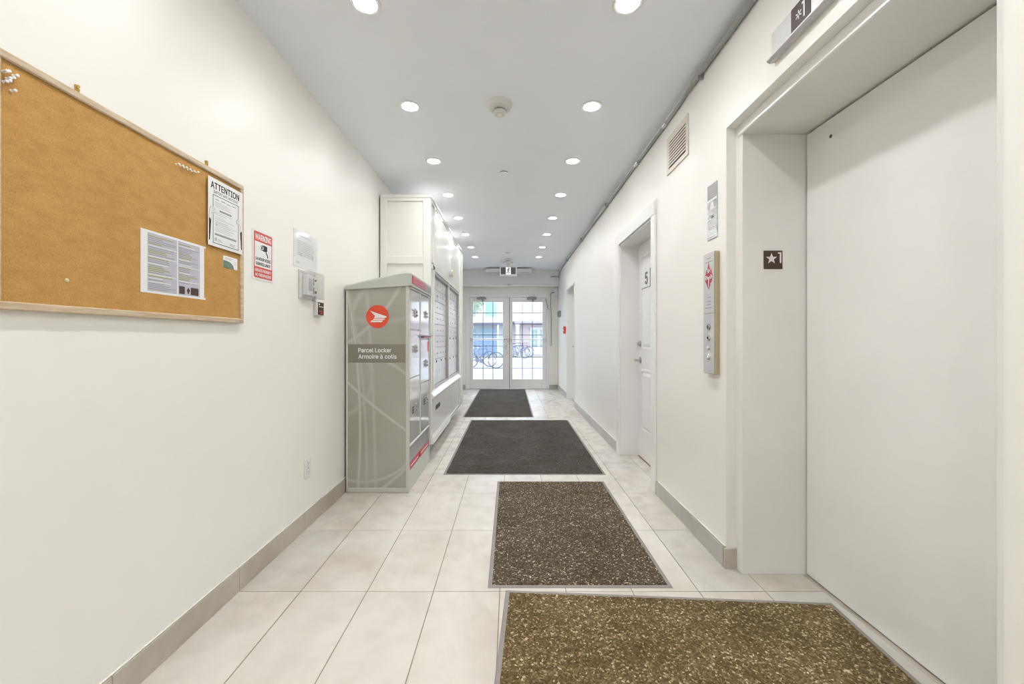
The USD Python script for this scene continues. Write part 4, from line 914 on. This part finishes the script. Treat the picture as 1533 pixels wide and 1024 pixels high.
for k in range(6):
    y0 = 5.105 + k * 0.158
    fr_('beadboard_plank', y0, y0 + 0.154, 0.19, 0.575, -0.006, 0.02, 0.003)
mc.part('base_moulding', hull([(x, y, z) for y in (3.94, 5.06) for x, z in ((CX1 - 0.02, 0.145), (CX1 + 0.018, 0.145), (CX1 + 0.018, 0.195), (CX1 + 0.004, 0.222), (CX1 - 0.02, 0.222))]), cabinet_paint, smooth=False)
fr_('lower_rail', 5.105, 6.06, CZ0, 0.19, 0.004)
mc.part('toe_kick', cb(-0.86, -0.835, CY0 + 0.02, 5.06, 0, CZ0, 0.001), toe_paint, label='grey recessed toe kick')
mc.part('toe_kick', cb(-1.10, -1.08, 5.06, CY1, 0, CZ0, 0.001), cabinet_paint, label='white deeply recessed toe kick')

fx = Thing('night_light', 'oblong white plastic fixture with yellowed tip on the upper cabinet door', 'night light', (CX1, 5.2, 1.93))
fx.part('body', plate('L', (CX1 - 0.003, 5.16, 2.02), rrect(-0.075, -0.10, 0.075, 0.16, 0.07), 0.03), plastic_white)
fx.part('tip', plate('L', (CX1 + 0.025, 5.16, 1.965), Point(0, 0).buffer(0.045), 0.012), yellowed, label='yellowed lower tip')

def mailbox_unit(y0, y1, nrow, parcels, label, z0=0.655, z1=1.822):
    u = Thing('mailbox_unit', label, 'mailboxes', (-0.9, (y0 + y1) / 2, z0), group=None)
    xf = CX1 - 0.034
    u.part('box', cb(-1.19, xf - 0.010, y0 + 0.002, y1 - 0.002, z0 + 0.002, z1 - 0.002, 0), mailbox_frame, smooth=False)
    fw = 0.022
    u.part('frame_bar', cb(xf - 0.01, CX1 - 0.004, y0 + 0.002, y0 + fw, z0 + 0.002, z1 - 0.002, 0.002), mailbox_frame)
    u.part('frame_bar', cb(xf - 0.01, CX1 - 0.004, y1 - fw, y1 - 0.002, z0 + 0.002, z1 - 0.002, 0.002), mailbox_frame)
    u.part('frame_bar', cb(xf - 0.01, CX1 - 0.004, y0 + fw, y1 - fw, z1 - 0.030, z1 - 0.002, 0.002), mailbox_frame)
    u.part('frame_bar', cb(xf - 0.01, CX1 - 0.004, y0 + fw, y1 - fw, z0 + 0.002, z0 + 0.012, 0.002), mailbox_frame)
    a, b = y0 + fw + 0.002, y1 - fw - 0.002
    zt = z1 - 0.033
    rows = [0.122] * nrow
    rest = (zt - (z0 + 0.014)) - sum(rows)
    for r in range(nrow):
        top = zt - 0.122 * r
        for c in range(5):
            p0, p1 = a + (b - a) * c / 5, a + (b - a) * (c + 1) / 5
            d = u.part('mailbox_door', cb(xf - 0.009, xf, p0 + 0.0015, p1 - 0.0015, top - 0.119, top, 0.002), mailbox_metal)
            yc = (p0 + p1) / 2
            u.part('lock', lathe([(0, 0), (0.0085, 0), (0.0085, 0.004), (0.0065, 0.006), (0, 0.006)], (xf, yc + 0.03, top - 0.062), (1, 0, 0), 12), chrome, parent=d)
            u.part('number_label', cb(xf - 0.0005, xf + 0.0012, yc - 0.03, yc - 0.002, top - 0.070, top - 0.054, 0), plastic_white, parent=d, smooth=False)
    zb = zt - 0.122 * nrow
    ph = (zb - (z0 + 0.014)) / parcels
    for r in range(parcels):
        top = zb - ph * r
        for c in range(3):
            p0, p1 = a + (b - a) * c / 3, a + (b - a) * (c + 1) / 3
            d = u.part('parcel_door', cb(xf - 0.009, xf, p0 + 0.0015, p1 - 0.0015, top - ph + 0.003, top, 0.002), mailbox_metal)
            u.part('lock', lathe([(0, 0), (0.012, 0), (0.012, 0.005), (0, 0.005)], (xf, p1 - 0.05, top - 0.025), (1, 0, 0), 12), black_plastic, parent=d, label='dark lock')
            u.part('number_label', cb(xf - 0.0005, xf + 0.0012, (p0 + p1) / 2 - 0.01, (p0 + p1) / 2 + 0.01, top - ph * 0.55, top - ph * 0.55 + 0.03, 0), print_pale, parent=d, smooth=False)
mailbox_unit(4.122, 5.053, 7, 1, 'near mailbox unit with one row of large lower doors')
mailbox_unit(5.102, 6.058, 5, 2, 'far mailbox unit with two rows of large lower doors')

# ------------------------------------------------------------------ floor mats
def floor_mat(corner, ux, wx, wy, mat, label, step, amp=0.0022, border=0.018):
    """corner: far left corner; ux: angle of the far edge; wx along it, wy toward the camera"""
    a = math.radians(ux)
    t = Thing('floor_mat', label, 'floor mat', (corner[0], corner[1], 0.0), rz=ux)
    t.part('rubber_border', hull([(x, y, 0.0005) for x in (0, wx) for y in (0, -wy)] + [(x, y, 0.0035) for x in (0.004, wx - 0.004) for y in (-0.004, -wy + 0.004)]), mat_rubber, local=True, smooth=False, label='thin grey rubber border')
    nx, ny = int((wx - 2 * border) / step), int((wy - 2 * border) / step)
    xs_, ys_ = np.linspace(border, wx - border, nx + 1), np.linspace(-border, -wy + border, ny + 1)
    X, Y = np.meshgrid(xs_, ys_, indexing='ij')
    P = np.stack([X, Y, np.zeros_like(X)], -1)
    Z = 0.0065 + amp * (meshkit.noise(P / (step * 1.7), 3) - 0.5) * 2 + 0.0012 * (meshkit.fbm(P * 5, 3, 5) - 0.5)
    edge = np.minimum.reduce([X - border, wx - border - X, -Y - border, Y + wy - border])
    Z = np.where(edge < 1e-6, 0.003, Z)
    v = np.stack([X, Y, Z], -1).reshape(-1, 3)
    I, J = np.meshgrid(np.arange(nx), np.arange(ny), indexing='ij')
    k = lambda i, j: i * (ny + 1) + j
    q = np.stack([k(I, J), k(I, J + 1), k(I + 1, J + 1), k(I + 1, J)], -1).reshape(-1, 4)
    f = np.vstack([q[:, [0, 1, 2]], q[:, [0, 2, 3]]])
    t.part('carpet_pile', trimesh.Trimesh(v, f, process=False), mat, local=True, smooth=True, label='short loop pile')
floor_mat((-0.021, 1.891), -3.68, 1.420, 0.83, mat_brown, 'nearest brown flecked floor mat in front of the elevator', 0.006)
floor_mat((-0.104, 3.332), 0.0, 0.855, 1.424, mat_speckle, 'second floor mat, dark brown with pale flecks, lengthwise along the corridor', 0.0065)
floor_mat((-0.560, 5.84), -0.2, 1.375, 2.345, mat_grey, 'large dark grey-brown floor mat beside the mail cabinet', 0.014)
floor_mat((-0.700, 9.38), 0.0, 1.045, 3.33, mat_grey, 'farthest grey floor mat leading to the glass doors', 0.02)

# ------------------------------------------------------------------ outside, beyond the glass
paving = mottled('paving', (0.26, 0.275, 0.29), (0.33, 0.34, 0.35), 1.2, 0.8, detail=6)
lawn_col = mottled('verge', (0.34, 0.40, 0.36), (0.48, 0.52, 0.48), 2.0, 0.9)
gr_ = Thing('ground', 'pale paved forecourt outside the glass doors', 'ground', (0, 20, 0), kind='structure')
gr_.part('paving', cb(-45, 45, YF + 0.14, 75, -0.3, -0.02, 0), paving, smooth=False)
for k, (y0, y1) in enumerate(((11.2, 12.0), (13.4, 13.9), (19.0, 20.2))):
    gr_.part('paving_band', cb(-20, 20, y0, y1, -0.03, -0.014, 0.004), plain(f'paving_band_{k}', (0.24, 0.265, 0.29), 0.8), smooth=False)
white_stucco = plain('white_stucco', (0.54, 0.57, 0.60), 0.7)
pale_blue = plain('blue_panel', (0.23, 0.36, 0.58), 0.6)
window_blue = plain('window_blue', (0.22, 0.36, 0.46), 0.12)
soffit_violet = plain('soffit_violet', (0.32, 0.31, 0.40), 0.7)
brick_pink = M('pink_brick', {'g': ('geometry', {}), 'mp': ('mapping', {'mapping_type': 'point', 'rotation': (math.pi / 2, 0, 0)}), 'b': ('brick_texture', {'color1': (0.46, 0.395, 0.42), 'color2': (0.50, 0.435, 0.45), 'mortar': (0.53, 0.49, 0.50), 'scale': 4.0, 'mortar_size': 0.012}), 'p': ('principled_bsdf', {'roughness': 0.85})},
               [('g.position', 'mp.vector'), ('mp.vector', 'b.vector'), ('b.color', 'p.base_color')])
roof_pink = plain('roof_pink', (0.60, 0.50, 0.50), 0.8)
lb = Thing('left_building', 'low building with blue panels and white canopy seen through the left glass door', 'building', (-8, 30, 0))
lb.name = 'canopy_building'
lb.part('wall', cb(-18, -0.2, 30, 36, -0.02, 5.4, 0), white_stucco, smooth=False)
lb.part('canopy', cb(-18, 0.0, 28.6, 30, 2.24, 2.62, 0.02), white_stucco, smooth=False)
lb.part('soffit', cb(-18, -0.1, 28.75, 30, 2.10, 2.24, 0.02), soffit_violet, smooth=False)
for k in range(8):
    x1 = -0.95 - k * 1.5
    w_ = lb.part('window', cb(x1 - 1.4, x1, 29.95, 30.01, 1.16, 1.92, 0), white_stucco, smooth=False)
    lb.part('pane', cat(cb(x1 - 1.36, x1 - 0.04, 29.93, 29.96, 1.56, 1.88, 0), cb(x1 - 1.36, x1 - 0.04, 29.93, 29.96, 1.22, 1.50, 0)), window_blue, parent=w_, smooth=False)
    lb.part('blue_panel', cb(x1 - 1.4, x1, 29.93, 30.0, 0.68, 1.02, 0), pale_blue, smooth=False)
    lb.part('blue_panel', cb(x1 - 1.4, x1, 29.93, 30.0, 0.02, 0.60, 0), pale_blue, smooth=False)
    w2 = lb.part('window', cb(x1 - 0.9, x1, 29.96, 30.01, 2.75, 4.1, 0), white_stucco, smooth=False)
    lb.part('pane', cb(x1 - 0.84, x1 - 0.06, 29.94, 29.97, 2.8, 4.05, 0), window_blue, parent=w2, smooth=False)
    if k < 5:
        lb.part('post', cb(x1 + 0.04 - k * 1.2, x1 + 0.16 - k * 1.2, 28.7, 28.82, -0.02, 2.12, 0.01), white_stucco)
rb_ = Thing('brick_building', 'pink brick building with white french doors seen through the right glass door', 'building', (8, 30, 0))
rb_.part('wall', cb(0.0, 18, 30, 37, -0.02, 2.4, 0), brick_pink, smooth=False)
rb_.part('roof', hull([(x, y, z) for x in (0.0, 18) for y, z in ((29.3, 2.36), (29.3, 2.48), (33.5, 3.3), (37.5, 2.48), (37.5, 2.36))]), roof_pink, smooth=False)
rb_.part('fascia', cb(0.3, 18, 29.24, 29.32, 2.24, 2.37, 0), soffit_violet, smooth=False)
dx0, dx1 = 1.42, 2.72
fd = rb_.part('french_door', cb(dx0, dx1, 29.93, 30.02, -0.02, 1.98, 0.01), white_stucco, smooth=False, label='white french doors')
for a in (0, 1):
    x0 = dx0 + 0.14 + a * 0.60
    for c in range(2):
        for r in range(4):
            rb_.part('pane', cb(x0 + c * 0.21, x0 + c * 0.21 + 0.17, 29.915, 29.94, 0.55 + r * 0.32, 0.83 + r * 0.32, 0), window_blue, parent=fd, smooth=False)
rb_.part('column', cat(lathe([(0, 0), (0.2, 0), (0.18, 0.2), (0.14, 0.3), (0.14, 2.0), (0.2, 2.15), (0.2, 2.3), (0, 2.3)], (0.5, 29.5, -0.02)), ), white_stucco, label='white porch column')
single('white_house', cat(cb(-3, 16, 44, 52, -0.02, 6.5, 0), hull([(x, y, z) for x in (-3.4, 16.4) for y, z in ((43.6, 6.5), (52.4, 6.5), (48, 9))])), white_stucco, 'white gabled building far behind the pink brick building', 'building', smooth=False)

leaf = M('pale_leaf', {'d': ('diffuse_bsdf', {'color': (0.30, 0.38, 0.27)}), 't': ('translucent_bsdf', {'color': (0.36, 0.45, 0.30)}), 'm': ('mix_closure', {'fac': 0.45})}, [('d.BSDF', 'm.closure1'), ('t.BSDF', 'm.closure2')], 'm.closure')
bark = plain('bark', (0.20, 0.16, 0.12), 0.9)
tree = Thing('tree', 'leafy pale green tree outside at the left of the entrance', 'tree', (-3.1, 26.5, 0))
tree.part('trunk', cat(tube([(0, 0, 0), (0.05, 0.02, 1.2), (0, 0, 2.6), (0.05, 0, 3.6)], 0.12, 10), tube([(0, 0, 2.2), (0.7, 0.1, 3.2)], 0.05, 8), tube([(0, 0, 2.0), (-0.7, -0.1, 3.1)], 0.05, 8)), bark, local=True)
lv, lf = [], []
for k in range(2600):
    c = rng.normal(size=3); c /= np.linalg.norm(c)
    c = c * rng.uniform(0.35, 1.0) ** 0.5 * np.array([1.5, 1.3, 1.15]) + np.array([0, 0, 3.55])
    a, b = rng.normal(size=3), rng.normal(size=3)
    a /= np.linalg.norm(a); b -= a * (a @ b); b /= np.linalg.norm(b)
    s_ = rng.uniform(0.05, 0.10)
    i0 = len(lv)
    lv += [c - a * s_, c - b * s_ * .5, c + a * s_, c + b * s_ * .5]
    lf += [[i0, i0 + 1, i0 + 2], [i0, i0 + 2, i0 + 3]]
tree.part('foliage', trimesh.Trimesh(np.array(lv), np.array(lf), process=False), leaf, local=True, smooth=False, kind='stuff')

tyre = plain('tyre', (0.09, 0.11, 0.17), 0.7)
bike_blue = plain('bike_blue', (0.08, 0.15, 0.34), 0.35)
bike_grey = plain('bike_grey', (0.14, 0.15, 0.20), 0.35)
def bicycle(label, loc, rz, paint, r=0.31):
    b = Thing('bicycle', label, 'bicycle', loc, rz=rz)
    L = 0.52
    for sx_ in (-1, 1):
        a = np.linspace(0, 2 * np.pi, 32, endpoint=False)
        w = b.part('wheel', tube([(sx_ * L + r * math.cos(t), 0, r + 0.02 + r * math.sin(t)) for t in a], 0.020, 8, closed=True), tyre, local=True)
        b.part('spokes', cat([tube([(sx_ * L, 0.012 * (-1) ** k, r + 0.02), (sx_ * L + (r - .02) * math.cos(t), 0, r + 0.02 + (r - .02) * math.sin(t))], 0.003, 4) for k, t in enumerate(a[::2])] + [cyl((sx_ * L, -0.04, r + .02), (sx_ * L, 0.04, r + .02), 0.025, 10)]), chrome, parent=w, local=True)
    z = r + 0.02
    bb, seat, head, hl = (-0.05, 0, z - 0.03), (-0.2, 0, z + 0.42), (0.36, 0, z + 0.45), (0.39, 0, z + 0.33)
    b.part('frame', cat(tube([bb, seat], 0.016, 8), tube([seat, head], 0.016, 8), tube([bb, hl], 0.019, 8), tube([(-L, 0, z), bb], 0.012, 8), tube([(-L, 0, z), (-0.19, 0, z + 0.39)], 0.011, 8), tube([head, hl], 0.02, 8)), paint, local=True)
    b.part('fork', cat(tube([hl, (L, 0.05, z)], 0.011, 8), tube([hl, (L, -0.05, z)], 0.011, 8)), paint, local=True)
    b.part('saddle', hull([(-0.34, -0.07, z + 0.53), (-0.34, 0.07, z + 0.53), (-0.08, 0, z + 0.53), (-0.34, -0.06, z + 0.57), (-0.34, 0.06, z + 0.57), (-0.08, 0, z + 0.555)]), black_plastic, local=True)
    b.part('seat_post', tube([seat, (-0.22, 0, z + 0.54)], 0.013, 8), chrome, local=True)
    b.part('handlebar', cat(tube([head, (0.35, 0, z + 0.56)], 0.013, 8), tube([(0.30, -0.27, z + 0.58), (0.36, -0.1, z + 0.56), (0.36, 0.1, z + 0.56), (0.30, 0.27, z + 0.58)], 0.012, 8)), tyre, local=True)
    b.part('crank', cat(cyl((-0.05, -0.03, z - 0.03), (-0.05, 0.0, z - 0.03), 0.09, 20), tube([(-0.05, -0.05, z - 0.03), (0.05, -0.05, z - 0.16)], 0.01, 6), tube([(-0.05, 0.05, z - 0.03), (-0.15, 0.05, z + 0.10)], 0.01, 6)), bike_grey, local=True)
bicycle('dark bicycle parked nearest outside the left glass door', (-1.08, 16.3, -0.02), -8, bike_grey)
bicycle('blue bicycle parked just behind the dark one', (-1.32, 17.0, -0.02), 24, bike_blue)
bicycle('blue bicycle parked outside the right glass door, turned away', (0.42, 24.4, -0.02), 25, bike_blue)
bicycle('dark bicycle farthest from the door, outside the right glass leaf', (0.75, 26.6, -0.02), -30, bike_grey)
